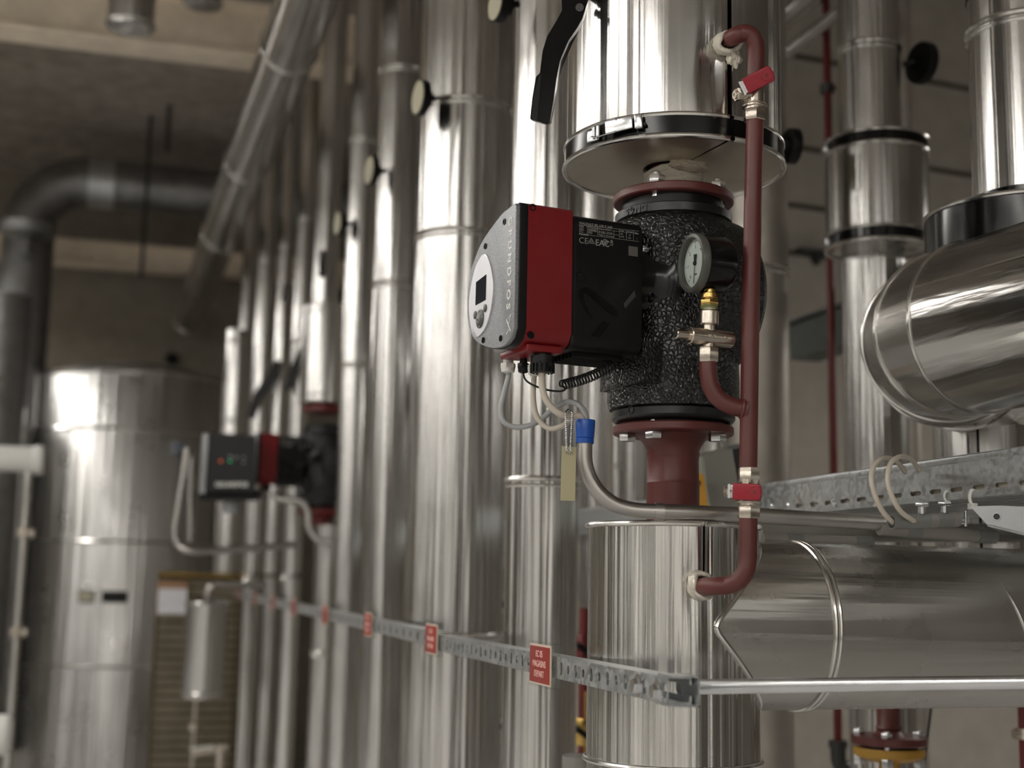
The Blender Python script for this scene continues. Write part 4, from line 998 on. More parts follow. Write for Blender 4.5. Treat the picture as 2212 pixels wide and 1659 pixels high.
# ---- coiled sensor lead (part of the pump)
p0 = at(1214, 832, 1.93); p1 = at(1330, 786, 1.965)
dirc = (p1-p0).normalized(); xx, yy, _ = frame(dirc); pts = []
nt_ = 19
for i in range(nt_*14+1):
    a = 2*math.pi*i/14; s_ = i/(nt_*14); sag = -0.004*math.sin(math.pi*s_)
    rc = 0.0068
    pts.append(p0+(p1-p0)*s_+Z*sag+xx*rc*math.cos(a)+yy*rc*math.sin(a))
e_ = side_pt(1131, 806, 0.0); st = glands[1]
lead = smoothpts([st, at(1135, 820, 1.93), at(1150, 831, 1.93), at(1180, 842, 1.93), at(1212, 845, 1.93), at(1222, 838, 1.93), pts[0]], 6)
mb = MB(); mb.tube(lead[:-1]+pts+[at(1345, 782, 1.98)], 0.0014, 7); tag(mb.build('coiled_lead', M_BLACK), 'black coiled sensor lead stretched under the near pump motor', 'cable')
# ---- supply cables
cab = lambda pts, r, mat, nm, lab: tag((lambda m: (m.tube(smoothpts(pts, 8), r, 14), m.build(nm, mat))[1])(MB()), lab, 'cable')
endc = at(1262, 908, 1.92)
cab([glands[0]+Z*0.004, at(1098, 815, 1.97), at(1089, 850, 1.97), at(1082, 885, 1.97), at(1090, 912, 1.97), at(1120, 923, 1.97), at(1160, 912, 1.97), at(1195, 884, 1.97), at(1225, 868, 1.97), at(1252, 876, 1.95), at(1266, 900, 1.925), endc-Z*0.02], 0.0040, M_CABLEG, 'supply_cable', 'grey cable looping lowest-left from the pump to the blue sleeve')
cab([glands[2]+Z*0.004, at(1153, 825, 1.94), at(1152, 860, 1.94), at(1160, 900, 1.94), at(1185, 925, 1.94), at(1215, 920, 1.935), at(1240, 902, 1.93), at(1258, 903, 1.925), endc-Z*0.02], 0.0040, M_CABLE, 'supply_cable', 'middle beige cable dropping from the grey gland to the blue sleeve')
cab([glands[3]+Z*0.004, at(1170, 815, 1.90), at(1174, 850, 1.90), at(1190, 878, 1.90), at(1212, 895, 1.90), at(1235, 900, 1.91), at(1255, 902, 1.915), endc-Z*0.02+RT*0.003], 0.0048, M_CABLE, 'supply_cable', 'thicker cream cable curving from the large black gland to the blue sleeve')
# ---- blue sleeve, aluminium conduit
DC = 1.92
c0 = at(1263, 958, DC); c1 = at(1265, 907, DC); axs = (c1-c0).normalized(); rs_ = 20/FPX*DC
x, y, z = frame(axs)
t = empty('cable_sleeve', c0); tag(t, 'blue end sleeve on top of the bent aluminium conduit', 'sleeve')
mb = MB(); H_ = (c1-c0).length
mb.lathe(c0, axs, [(rs_*0.92, 0.004), (rs_*0.96, 0), (rs_*0.97, H_*0.2), (rs_*0.93, H_*0.22), (rs_*0.99, H_*0.24), (rs_*1.03, H_*0.6), (rs_*1.04, H_*0.95), (rs_*1.0, H_), (rs_*0.85, H_), (rs_*0.85, H_*0.9)], 40, True, True); mb.build('sleeve_body', M_BLUE, t)
cpts = smoothpts([at(1263, 930, DC), at(1263, 965, DC), at(1264, 1000, DC), at(1275, 1035, DC), at(1297, 1067, DC), at(1330, 1091, DC), at(1372, 1102, DC), at(1420, 1105, DC)], 6)
rc_ = 16.5/FPX*DC
t = empty('conduit', c0); tag(t, 'bent bare aluminium conduit running from the blue sleeve to the right', 'conduit')
mb = MB(); mb.tube(cpts, rc_, 28); mb.tube([at(1415, 1105, DC), at(1434, 1106, DC)], rc_*1.13, 28); mb.build('bend', M_CONDUIT, t)
mb = MB(); mb.tube([at(1425, 1105.5, DC), at(1620, 1113, DC+0.02), at(1960, 1134, DC+0.10)], rc_*1.02, 28); mb.build('straight_tube', M_CONDUIT, t)

# ---- bead chain and tag
t = empty('key_tag', at(1228, 1082, 1.90)); tag(t, 'blank beige plastic tag hanging on the bead chain beside the conduit', 'tag')
DT = 1.895
q0, q1, q2, q3 = at(1214, 963, DT), at(1245, 966, DT+0.004), at(1242, 1082, DT+0.004), at(1211, 1081, DT)
mb = MB(); nrm = (q1-q0).cross(q3-q0).normalized(); mb.prism([q0, q1, q2, q3], nrm*0.0022, 0.0006, 2); mb.build('tag_plate', M_TAG, t)
sn = -1 if nrm.dot(CAM-q0) < 0 else 1
mb = MB(); hp = at(1230, 972, DT-0.003); mb.torus(hp, nrm, 0.0028, 0.0007, 20, 6); mb.build('eyelet', M_ZINC, t)
text('tag_print', '97502', at(1230, 979, DT-0.0014), RT, UP, 0.0045, M_GREYPALE, t, ext=0.0001)
chain = empty('bead_chain', at(1230, 970, DT)); tag(chain, 'double strand of tiny steel beads holding the beige tag on the cables', 'chain')
for xa, xb in ((1222, 1224), (1236, 1232)):
    mb = MB(); a = at(xa, 896, DT-0.002); b = at(xb, 972, DT-0.0035); nb = 19
    mb.tube([a, b], 0.0004, 6)
    for i in range(nb):
        bm2 = bmesh.ops.create_icosphere(mb.bm, subdivisions=2, radius=0.0016, matrix=Matrix.Translation(a+(b-a)*(i/(nb-1))))
    mb.build('bead_strand', M_ZINC, chain)
mb = MB(); top = smoothpts([at(1222, 896, DT-0.002), at(1222, 890, DT), at(1228, 885, DT+0.012), at(1236, 891, DT+0.0), at(1236, 896, DT-0.002)], 5); mb.tube(top, 0.0013, 8); mb.build('bead_loop', M_ZINC, chain)

# ---- impulse line: red pipe with two ball valves
DI = 1.86
rI = 19.3/FPX*DI
zI = lambda py, X, Y: zat(py, X, Y)
IX, IY = hd(1626, DI, 600)
def ip(px, py, d=DI): return at(px, py, d)
t = empty('impulse_pipe', ip(1616, 1240)); tag(t, 'thin red-primed bypass pipe standing in front of the jackets with a bend at both ends', 'pipe')
up0 = on_cyl(1568, 88, RU-0.02)
seg = fillet([up0, at(1592, 73, DI-0.01+0.02), at(1633, 60, DI), at(1634, 130, DI)], [0.02, 0.026], 10)
P3 = lambda *a: Vector(at(*a))
bend = smoothpts([on_cyl(1563, 92, RU-0.03), at(1583, 80, DI+0.0), at(1604, 72, DI-0.01), at(1621, 76, DI-0.01), at(1631.5, 93, DI-0.008), at(1633.5, 120, DI-0.004), at(1633, 160, DI), at(1632, 200, DI)], 8)
mb = MB(); mb.tube(bend, rI, 28); mb.build('top_bend', M_REDPRIME, t)
mb = MB(); mb.tube([at(1631, 248, DI), at(1622, 640, DI), at(1616, 1020, DI)], rI, 28); mb.build('standpipe', M_REDPRIME, t)
low = smoothpts([at(1616.5, 1100, DI), at(1616, 1160, DI), at(1615, 1205, DI), at(1611, 1233, DI), at(1596, 1254, DI+0.005), at(1572, 1264, DI+0.015), at(1548, 1266, DI+0.02), at(1528, 1267, DI+0.035), on_cyl(1502, 1268, RL-0.012)], 8)
mb = MB(); mb.tube(low, rI, 28); mb.build('bottom_bend', M_REDPRIME, t)
br = smoothpts([at(1530, 775, DI), at(1530, 805, DI), at(1537, 838, DI), at(1556, 864, DI), at(1583, 878, DI), at(1612, 884, DI)], 8)
mb = MB(); mb.tube(br, rI*0.98, 28, rs=[rI*0.98]*(len(br)-4)+[rI*1.0, rI*1.05, rI*1.15, rI*1.3]); mb.build('branch', M_REDPRIME, t)
mb = MB(); mb.torus(at(1604, 882, DI), (at(1612, 884, DI)-at(1583, 878, DI)), rI*1.02, 0.003, 32, 8); mb.build('weld_seam', M_REDPRIME, t)
# tape collars where it enters the jackets
v = (at(1604, 72, DI-0.01)-on_cyl(1563, 92, RU-0.03)).normalized()
cc_ = on_cyl(1572, 92, RU+0.010)
w_ = wrap(cc_, v, rI*1.18, 0.022, 7, 1, M_TAPE, 'rope_collar', tr=0.0036); tag(w_, 'pale rope wound round the bypass pipe where it enters the upper jacket', 'rope')
w_ = blob('rope_end', on_cyl(1586, 124, RU+0.008), 0.010, 0.008, 0.013, 2, M_TAPE, amp=0.5); tag(w_, 'loose frayed rope end hanging under the upper rope collar', 'rope')
cc_ = on_cyl(1514, 1265, RL+0.006)
w_ = wrap(cc_, (at(1548, 1266, DI+0.02)-on_cyl(1502, 1268, RL-0.012)).normalized(), rI*1.22, 0.017, 5, 4, simple('silvery_tape', (0.66, 0.62, 0.54), 0.4, 0.5, 0.15, 300, 0.001), 'tape_collar', tr=0.004); tag(w_, 'crumpled silvery tape round the bypass pipe at the lower jacket', 'tape')
w_ = blob('wool_tuft', on_cyl(1518, 1282, RL-0.001), 0.012, 0.008, 0.007, 9, M_WOOL, amp=0.3); tag(w_, 'tuft of yellow mineral wool under the lower tape collar', 'insulation')

def ballvalve(px, yt, ym, yb, label, hx0, hy0, hx1, hy1, hh, kx, ky):
    """upper end yt, handle axis row ym, lower end yb"""
    a = at(px+(-0.5), yb, DI); b = at(px+0.5, yt, DI); v = (b-a).normalized(); Lv = (b-a).length
    t = empty('ball_valve', a); tag(t, label, 'valve')
    mb = MB(); k_ = lambda f: a+v*(Lv*f)
    r1 = 25/FPX*DI
    mb.hexa(k_(0.0), k_(0.26), r1, rot=0.25, bev=0.12)
    mb.cyl(k_(0.25), k_(0.30), r1*0.9, 32)
    mb.cyl(k_(0.29), k_(0.34), r1*1.12, 40, bev=0.001); mb.cyl(k_(0.35), k_(0.39), r1*1.08, 40, bev=0.001)
    mb.cyl(k_(0.33), k_(0.76), r1*0.88, 32)
    mb.hexa(k_(0.62), k_(1.0), r1*0.96, rot=0.25, bev=0.12)
    mb.build('valve_body', M_NICKEL, t)
    left = -(RT*0.93) ; tw = (-FWD*0.35-RT*0.93).normalized()
    sc_ = at(kx, ky, DI-0.012)
    mb = MB(); base_ = at(px, ky, DI-0.004); mb.cyl(base_, base_+(sc_-base_)*0.92, 0.0078, 20); mb.build('spindle', M_NICKEL, t)
    mb = MB(); d_ = (sc_-base_).normalized(); mb.hexa(sc_-d_*0.006, sc_+d_*0.003, 0.0095, bev=0.1); mb.lathe(sc_+d_*0.003, d_, [(0.0062, 0), (0.0058, 0.0022), (0.0025, 0.0022), (0.0022, 0.0008)], 20); mb.build('spindle_nut', M_NICKEL, t)
    h0, h1 = at(hx0, hy0, DI-0.020), at(hx1, hy1, DI-0.032); hv = (h1-h0).normalized(); nrm = (CAM-h0).normalized(); nrm = (nrm-hv*nrm.dot(hv)).normalized()
    mb = MB(); mb.bar(h0-hv*0.006, h1, 0.0165*hh, 0.0025, nrm, 0.0006); mb.bar(h0-hv*0.006, h0-hv*0.003+d_*0.0, 0.018*hh, 0.010, nrm); mb.build('lever', M_ZINC, t)
    mb = MB(); side = hv.cross(nrm); Wd = 0.0105*hh; out = []
    Lh = (h1-h0).length
    out = [h0-side*Wd]; cr = Wd*0.45
    for sg, aa in ((-1, -90), (1, 0)):
        for i in range(5): an = R(aa+90*i/4); out.append(h0+hv*(Lh-cr+cr*math.cos(an))+side*(sg*(Wd-cr)+cr*math.sin(an)))
    out.append(h0+side*Wd)
    mb.prism([p-nrm*0.0035 for p in out], nrm*0.008, 0.0018); g = mb.build('grip', M_HANDLE, t)
    mb = MB(); mb.lathe(h0+hv*Lh*0.78+nrm*0.0042, nrm, [(0.0024, 0), (0.0024, 0.0006)], 16); mb.lathe(h0+hv*Lh*0.58+nrm*0.0042, nrm, [(0.0013, 0), (0.0013, 0.0006)], 16); mb.build('grip_holes', M_REDPIPE, g)
    mb = MB(); rr_ = h0+hv*Lh*0.8; mb.tube([rr_+nrm*0.0046+(hv*math.cos(a)*Wd*0.75+side*math.sin(a)*Wd*0.7) for a in [2*math.pi*i/24 for i in range(25)]], 0.0005, 6); mb.build('grip_rim', M_HANDLE, g)
ballvalve(1630, 166, 205, 262, 'upper nickel ball valve with slanted red lever', 1610, 187, 1669, 156, 1.1, 1593, 205)
ballvalve(1617, 1010, 1062, 1120, 'lower nickel ball valve with level red lever', 1583, 1061, 1645, 1064, 1.05, 1573, 1061)

# ---- gauge cock and pressure gauge
DG = 1.86
t = empty('gauge_cock', at(1530, 783, DG)); tag(t, 'nickel push-button gauge cock under the pressure gauge', 'valve')
def cylpx(mb, x0, y0, x1, y1, rpx, bev=0.0008, n=32, d0=DG, d1=DG): mb.cyl(at(x0, y0, d0), at(x1, y1, d1), rpx/FPX*DG, n, bev=bev)
mb = MB()
a, b = at(1529, 783, DG), at(1529.5, 751, DG); mb.hexa(a, b, 23/FPX*DG, rot=0.3, bev=0.1)
cylpx(mb, 1530, 755, 1530.5, 698, 13)
cylpx(mb, 1531, 703, 1531.5, 672, 21.5, 0.0015)
mb.lathe(at(1531.5, 672, DG), UP, [(21.5/FPX*DG, 0), (18/FPX*DG, 0.002), (18/FPX*DG, 0.005)], 32)
gdir = (-ax)
ctr = at(1532, 729, DG)
mb.cyl(ctr+ax*0.033*1.0, ctr-ax*0.036, 18.5/FPX*DG, 36, bev=0.001)
mb.build('cock_body', M_NICKEL, t)
mb = MB(); mb.cyl(ctr+ax*0.030, ctr+ax*0.0545, 10.5/FPX*DG, 28, bev=0.001); mb.build('push_pin', simple('polished_nickel', (0.66, 0.60, 0.53), 0.14, 1.0), t)
mb = MB(); mb.lathe(at(1531.5, 668, DG), UP, [(17/FPX*DG, 0), (19/FPX*DG, 0.001), (18/FPX*DG, 0.003), (19/FPX*DG, 0.005), (16/FPX*DG, 0.008)], 32); mb.build('thread_sealant', simple('green_sealant', (0.15, 0.17, 0.06), 0.5), t)
n_b = bx
text('stamped_text', '607-25', ctr+n_b*(18.8/FPX*DG)-(-ax)*0.004, -ax, Z, 0.006, M_NICKEL, t, ext=0.0006)
text('stamped_text', 'PN16', ctr+n_b*(18.6/FPX*DG)+(-ax)*0.022, -ax, Z, 0.0055, M_NICKEL, t, ext=0.0004)
g = empty('pressure_gauge', at(1532, 664, DG)); tag(g, 'round black pressure gauge with white dial in front of the pump', 'gauge')
mb = MB(); mb.hexa(at(1531.5, 662, DG), at(1531.8, 648, DG), 21/FPX*DG, rot=0.2, bev=0.1); mb.cyl(at(1531.8, 650, DG), at(1532, 645, DG), 14/FPX*DG, 24); mb.cyl(at(1532, 646, DG), at(1532.2, 634, DG), 18.5/FPX*DG, 24, bev=0.001); mb.cyl(at(1532.2, 636, DG), at(1532.5, 615, DG), 14/FPX*DG, 24); mb.build('connector', M_BRASS, g)
GA = R(267.0)
gn = Vector((math.sin(GA), math.cos(GA), 0))       # the way the dial faces
gn = (gn + Z*(-0.02)).normalized()
RG_ = 65/FPX*1.86
fc = at(1493, 568, 1.855)
gx = Z.cross(gn); gx.normalize()                   # to the right as read
gx = -gx if gx.dot(Vector((0, -1, 0))) < 0 else gx
gz = gn.cross(gx); gz = gz if gz.z > 0 else -gz
mb = MB(); mb.lathe(fc-gn*0.055, gn, [(RG_*0.55, 0), (RG_*0.86, 0.002), (RG_*0.95, 0.010), (RG_*0.95, 0.043), (RG_*0.9, 0.0445)], 64); mb.build('case', M_BLACKG, g)
mb = MB(); mb.lathe(fc-gn*0.012, gn, [(RG_*0.96, 0.001), (RG_*1.0, 0.003), (RG_*1.0, 0.011), (RG_*0.97, 0.013), (RG_*0.86, 0.0135), (RG_*0.84, 0.011), (RG_*0.82, 0.002)], 72, False, False); mb.build('bezel_ring', M_BEZEL, g)
mb = MB(); mb.lathe(fc-gn*0.0085, gn, [(RG_*0.83, 0), (RG_*0.83, 0.0015)], 64); dl = mb.build('dial_face', M_DIAL, g)
DF = fc-gn*0.0068
mb = MB()
for i in range(61):
    an = R(225-270*i/60.0); d_ = gx*math.cos(an)+gz*math.sin(an); r0 = RG_*(0.66 if i % 10 == 0 else (0.70 if i % 5 == 0 else 0.735))
    mb.bar(DF+d_*r0, DF+d_*RG_*0.77, 0.0006 if i % 10 == 0 else 0.0003, 0.0002, gn)
mb.build('scale_marks', M_INK, dl, None)
for i, s_ in enumerate(('0', '1', '2', '3', '4', '5', '6')):
    an = R(225-270*i/6.0); d_ = gx*math.cos(an)+gz*math.sin(an)
    text('scale_number', s_, DF+d_*RG_*0.55, gx, gz, 0.0062, M_INK, dl, ext=0.0001)
text('unit_text', 'bar', DF-gz*RG_*0.36, gx, gz, 0.0058, M_INK, dl, ext=0.0001)
nd = (at(1484, 604, 1.85)-at(1502, 569, 1.85)); nd = (nd-gn*nd.dot(gn)).normalized()
mb = MB(); mb.bar(DF+gn*0.0015-nd*RG_*0.08, DF+gn*0.0015+nd*RG_*0.68, 0.0012, 0.0004, gn); mb.prism([DF+gn*0.0013+v_ for v_ in (nd*0+nd.cross(gn)*0.0015, -nd*RG_*0.30+nd.cross(gn)*0.0042, -nd*RG_*0.30-nd.cross(gn)*0.0042, -nd.cross(gn)*0.0015)], gn*0.0004); mb.lathe(DF, gn, [(0.003, 0), (0.003, 0.0028)], 20); mb.build('pointer', M_INK, dl, None)
mb = MB(); mb.lathe(fc-gn*0.0010, gn, [(RG_*0.84, 0), (RG_*0.84, 0.0012)], 64); mb.build('cover_glass', M_CLEAR, g)

# ---- black shut-off lever at the top
lv = empty('valve_lever', at(1180, 240, 1.95)); tag(lv, 'long bent black shut-off lever hanging left of the upper jacket', 'lever')
DLv = 1.92
prof = [(1225, -40), (1272, -40), (1268, 8), (1258, 40), (1247, 60), (1228, 88), (1210, 130), (1202, 170), (1196, 215), (1188, 262), (1178, 268), (1145, 256), (1150, 210), (1158, 165), (1166, 158), (1172, 110), (1182, 78), (1202, 45), (1214, 22), (1213, 0)]
mb = MB(); mb.prism([at(x, y, DLv) for x, y in prof], -(FWD*0.4+RT*0.9).normalized()*0.0 + FWD*0.018+RT*0.003, 0.003); mb.build('lever_arm', M_BLACKG, lv)
mb = MB(); mb.prism([at(x, y, DLv-0.003) for x, y in ((1163, 165), (1169, 160), (1160, 262), (1148, 254), (1152, 210))], FWD*0.006, 0.001); mb.build('grip_ridge', M_BLACK, lv)
mb = MB(); mb.cyl(at(1252, 16, DLv-0.004), at(1252, 16, DLv+0.03), 0.006, 20); mb.build('lever_bolt', M_DARKSTEEL, lv)

mb = MB(); mb.cyl(at(1250, -30, DLv+0.01), at(1300, -30, DLv+0.06), 0.02, 24); mb.build('valve_neck', M_BLACKG, lv)

# ================================================================== CABLE TRAY
XT = 1.15
ya_, yb_ = 5.2, 1.05
zl_ = (onx(1717, 1031, XT)); zTop = (onx(1717, 1031, XT).z+onx(2180, 978, XT).z)/2; zBot = (onx(1717, 1103, XT).z+onx(2180, 1078, XT).z)/2
tray = empty('cable_tray', (XT, 1.6, zBot)); tag(tray, 'galvanised slotted cable tray running behind the pump line', 'cable tray')
TW = 0.30
mb = MB(); mb.box((XT+0.006, (ya_+yb_)/2, zTop-0.004), (0.016, ya_-yb_, 0.012), None, 0.003); mb.build('tray_lip', M_GALV, tray)
# slotted side: sheet pieces around real openings
zs0, zs1 = zBot+0.0105, zBot+0.0175
slots = []
pit = 0.052; y = 1.30
while y < 3.6: slots.append((y, y+0.030)); y += pit
mb = MB(); th = 0.0015
def sheet(y0, y1, z0, z1): mb.box((XT, (y0+y1)/2, (z0+z1)/2), (th, y1-y0, z1-z0))
sheet(yb_, ya_, zBot, zs0); sheet(yb_, ya_, zs1, zTop-0.006)
e = yb_
for a_, b_ in slots: sheet(e, a_, zs0, zs1); e = b_
sheet(e, ya_, zs0, zs1)
for a_, b_ in slots:
    for yy, sg in ((a_, 1), (b_, -1)):
        for zz_, sz in ((zs0, 1), (zs1, -1)):
            mb.prism([Vector((XT-th/2, yy, zz_)), Vector((XT-th/2, yy+sg*0.003, zz_)), Vector((XT-th/2, yy, zz_+sz*0.003))], Vector((th, 0, 0)))
mb.build('tray_side', M_GALV, tray, None)
mb = MB(); mb.box((XT+TW, (ya_+yb_)/2, (zBot+zTop)/2), (th, ya_-yb_, zTop-zBot)); mb.build('tray_far_side', M_GALV, tray, None)
mb = MB()
for i in range(13): mb.box((XT+0.008+i*0.0235, (ya_+yb_)/2, zBot), (0.0125, ya_-yb_, 0.002))
for i in range(24): mb.box((XT+TW/2, yb_+0.1+i*0.17, zBot+0.0015), (TW, 0.03, 0.001))
mb.build('tray_base', M_GALV, tray, None)
pj = onx(1690, 1075, XT); mb = MB(); mb.box((XT-0.002, pj.y+0.02, (zBot+zTop)/2-0.003), (0.002, 0.11, zTop-zBot-0.012)); mb.build('joint_plate', M_GALV, tray)
for px, py in ((1703, 1092), (1667, 1094)):
    p = onx(px, py, XT-0.003); mb = MB(); mb.lathe(p, (-1, 0, 0), [(0.006, 0), (0.0055, 0.002), (0.002, 0.004)], 20); mb.build('joint_bolt', M_ZINC, tray)
# cables lying in the tray
for i in range(7):
    xx_ = XT+0.012+i*0.022; rr_ = 0.006; zz_ = zBot+0.006+rr_+0.002*(i % 2); rnd = random.Random(i)
    pts = [Vector((xx_+rnd.uniform(-0.004, 0.004), yb_+0.02+k*0.25, zz_+rnd.uniform(0, 0.003))) for k in range(16)]
    mb = MB(); mb.tube(smoothpts(pts, 3), rr_, 8); tag(mb.build('tray_cable', M_CABLE), 'cream cable lying along the slotted cable tray', 'cable', 'cables lying in the cable tray')
# zip ties
for px, ya0, yb0, s_, lab in ((2045, 1062, 1092, 1, 'left of two white cable ties on the tray slots'), (2100, 1060, 1100, 1.5, 'right larger white cable tie on the tray slots'), (1801, 1080, 1095, 0.8, 'small white cable tie below the tray left of the cable loops')):
    a = onx(px-2, ya0, XT-0.003); b = onx(px+1, yb0-6, XT-0.003)
    t = empty('cable_tie', b); tag(t, lab, 'cable tie')
    mb = MB(); mb.tube(smoothpts([a+Vector((0.006, 0, 0)), a, (a+b)/2+Vector((-0.003, 0.001, 0)), b], 4), 0.0016*s_, 8); mb.build('strap', M_WHITE, t)
    mb = MB(); mb.box(b, (0.006*s_, 0.009*s_, 0.006*s_), None, 0.0015); mb.build('tie_head', M_WHITE, t)
# support bracket at lower right
Yb = 1.60
pb = [onx(2097, 1094, XT-0.02), onx(2134, 1133, XT-0.02)]
t = empty('tray_bracket', (XT+0.1, pb[0].y, pb[1].z)); tag(t, 'galvanised bracket arm with a hole under the right end of the tray', 'bracket')
def bp(px, py): return onplane(px, py, Vector((XT-0.04, pb[0].y-0.03, 0)), Vector((-0.62, -0.78, 0)).normalized())
arm = [bp(2096, 1094), bp(2133, 1134), bp(2190, 1150), bp(2290, 1172), bp(2290, 1098), bp(2160, 1092)]
nb_ = Vector((-0.62, -0.78, 0)).normalized()
mb = MB(); mb.prism(arm, -nb_*0.003); mb.build('arm_plate', M_GALVD, t, None)
mb = MB(); mb.bar(bp(2133, 1134)-nb_*0.015, bp(2290, 1172)-nb_*0.015, 0.03, 0.003); mb.build('arm_flange', M_GALVD, t, None)
hp = bp(2153, 1116); mb = MB(); mb.torus(hp+nb_*0.0008, nb_, 0.0048, 0.0009, 24, 6); mb.build('hole_rim', M_ZINC, t)
mb = MB(); mb.lathe(hp+nb_*0.0002, nb_, [(0.0045, 0), (0.0045, 0.0006)], 20); mb.build('bolt_hole', M_INK, t)
# grey conduit ends with cable loops
for (x0, y0, dd, lab, cx0) in ((1925, 1128, 1.88, 'left of the two open grey conduit ends under the tray', 0), (1975, 1126, 1.90, 'right of the two open grey conduit ends under the tray', 1)):
    a = at(x0, y0, dd); b = a+Vector((0.5, 0.02, -0.03))*0.11
    hd_ = Vector((0.88, -0.47, 0.0)).normalized()
    b = a + (RT*0.97+FWD*0.35+UP*0.0).normalized()*0.060
    v = (b-a).normalized(); rr_ = 16/FPX*dd
    t = empty('plastic_conduit', a); tag(t, lab, 'conduit')
    mb = MB(); mb.lathe(a, v, [(rr_*0.82, 0.03), (rr_*0.82, 0), (rr_, 0), (rr_, 0.060)], 36, True, True); mb.build('tube', M_GREYPLASTIC, t)
    mb = MB(); mb.lathe(a+v*0.060, v, [(rr_*1.02, 0), (rr_*0.98, 0.012)], 36); mb.build('clip_band', M_GREYPALE, t)
    c = a+v*0.05+UP*rr_; mb = MB(); mb.cyl(c, c+UP*0.014, 0.0055, 20); mb.hexa(c+UP*0.010, c+UP*0.015, 0.010); mb.build('clip_stud', M_ZINC, t)
    if cx0:
        mb = MB(); c = a+v*0.066+UP*0.0; mb.cyl(c, c+v*0.022+UP*0.001, 0.0018, 10); mb.cyl(c-UP*0.005, c-UP*0.005+v*0.022, 0.0018, 10); mb.cyl(c+v*0.020-UP*0.010, c+v*0.020+UP*0.012, 0.0022, 10); mb.build('clip_screw', M_ZINC, t)
ccp = [[(1936, 1132, 1.90), (1926, 1126, 1.875), (1905, 1102, 1.86), (1889, 1066, 1.85), (1882, 1035, 1.85), (1887, 1008, 1.86), (1903, 992, 1.88), (1922, 990, 1.93), (1940, 1000, 1.99), (1955, 1020, 2.04)],
       [(1984, 1130, 1.92), (1972, 1124, 1.88), (1945, 1104, 1.86), (1925, 1068, 1.85), (1917, 1035, 1.85), (1923, 1003, 1.86), (1940, 988, 1.88), (1958, 987, 1.93), (1972, 996, 1.99), (1985, 1016, 2.03)]]
for i, c_ in enumerate(ccp):
    mb = MB(); mb.tube(smoothpts([at(*q) for q in c_], 8), 0.0036, 14)
    tag(mb.build('looped_cable', M_CABLE), ('left' if i == 0 else 'right')+' one of two cream cables looping from a grey conduit over the tray lip', 'cable')
# longer grey conduits below the tray
for x0, y0, x1, y1, d0, d1, rpx, lab in ((1648, 1164, 1880, 1172, 2.12, 2.16, 12, 'long grey conduit under the tray behind the red pipe'), (1900, 1142, 2145, 1160, 2.0, 2.08, 14, 'long grey conduit under the tray right of the cable loops'), (1640, 1152, 2230, 1150, 2.3, 2.4, 20, 'broad dull conduit farther back under the tray')):
    a, b = at(x0, y0, d0), at(x1, y1, d1); t = empty('plastic_conduit', a); tag(t, lab, 'conduit')
    mb = MB(); mb.cyl(a, b, rpx/FPX*d0, 28); mb.build('tube', M_GREYPALE, t)
    if rpx < 18:
        for f in (0.22, 0.85):
            c = a+(b-a)*f; mb = MB(); mb.cyl(c, c+(b-a).normalized()*0.025, (rpx+1.5)/FPX*d0, 28); mb.build('clip_band', M_GREYPLASTIC, t)
        c = a+(b-a)*0.93; mb = MB(); mb.cyl(c, b+(b-a).normalized()*0.003, (rpx+0.8)/FPX*d0, 28); mb.build('end_sleeve', M_GREYPLASTIC, t)

# grey enclosure behind the red neck
e0 = at(1560, 1030, 2.62)
t = empty('control_enclosure', at(1560, 1110, 2.62)); tag(t, 'grey plastic actuator box with slanted top behind the red pipe neck', 'box')
fpts = [at(x, y, 2.60) for x, y in ((1521, 988), (1582, 971), (1604, 1100), (1536, 1100), (1528, 1060))]
mb = MB(); mb.prism(fpts, FWD*0.10, 0.004); mb.build('front_shell', M_ENCL, t)
mb = MB(); mb.prism([at(x, y, 2.63) for x, y in ((1500, 990), (1522, 986), (1529, 1060), (1537, 1100), (1500, 1100))], FWD*0.09, 0.004); mb.build('side_shell', M_ENCLP, t)
mb = MB(); mb.prism([at(x, y, 2.615) for x, y in ((1583, 970), (1612, 964), (1620, 1100), (1604, 1100))], FWD*0.10, 0.003); mb.build('dark_side', M_BLACK, t)
t = empty('yellow_handle', at(1512, 1100, 2.58)); tag(t, 'yellow plastic lever beside the grey box behind the red neck', 'lever')
mb = MB(); mb.prism([at(x, y, 2.57) for x, y in ((1500, 1023), (1516, 1022), (1522, 1034), (1529, 1095), (1500, 1098))], FWD*0.012, 0.003); mb.build('lever_plate', M_YELLOW, t)
mb = MB(); mb.lathe(at(1507, 1043, 2.568), -FWD, [(0.006, 0), (0.005, 0.002)], 16); mb.build('lever_pivot', M_REDPIPE, t)
# dark valve parts in the gaps behind the risers
rnd = random.Random(5)
for i, (px, py, dd, lab) in enumerate(((1084, 1300, 3.75, 'dark valve handle in the gap between the two nearest risers'), (1262, 1400, 3.2, 'dark red valve in the gap left of the lower jacket'), (1262, 1580, 3.2, 'small brass and black valve low in the gap left of the lower jacket'), (1078, 1560, 3.75, 'small nickel fitting low between the two nearest risers'))):
    c = at(px, py, dd); t = empty('small_valve', (c.x, c.y, 0)); tag(t, lab, 'valve')
    mb = MB(); mb.cyl((c.x, c.y, 0), c+Z*0.09, 0.012, 16); mb.hexa(c-Z*0.03, c+Z*0.03, 0.024); mb.build('valve_body', (M_NICKEL, M_REDPIPE, M_BRASS, M_NICKEL)[i], t)
    mb = MB(); mb.bar(c+Vector((-0.03, -0.03, 0.01)), c+Vector((0.03, -0.03, -0.03)), 0.02, 0.012); mb.build('lever', (M_BLACK, M_BLACK, M_BLACK, M_BLACK)[i], t)
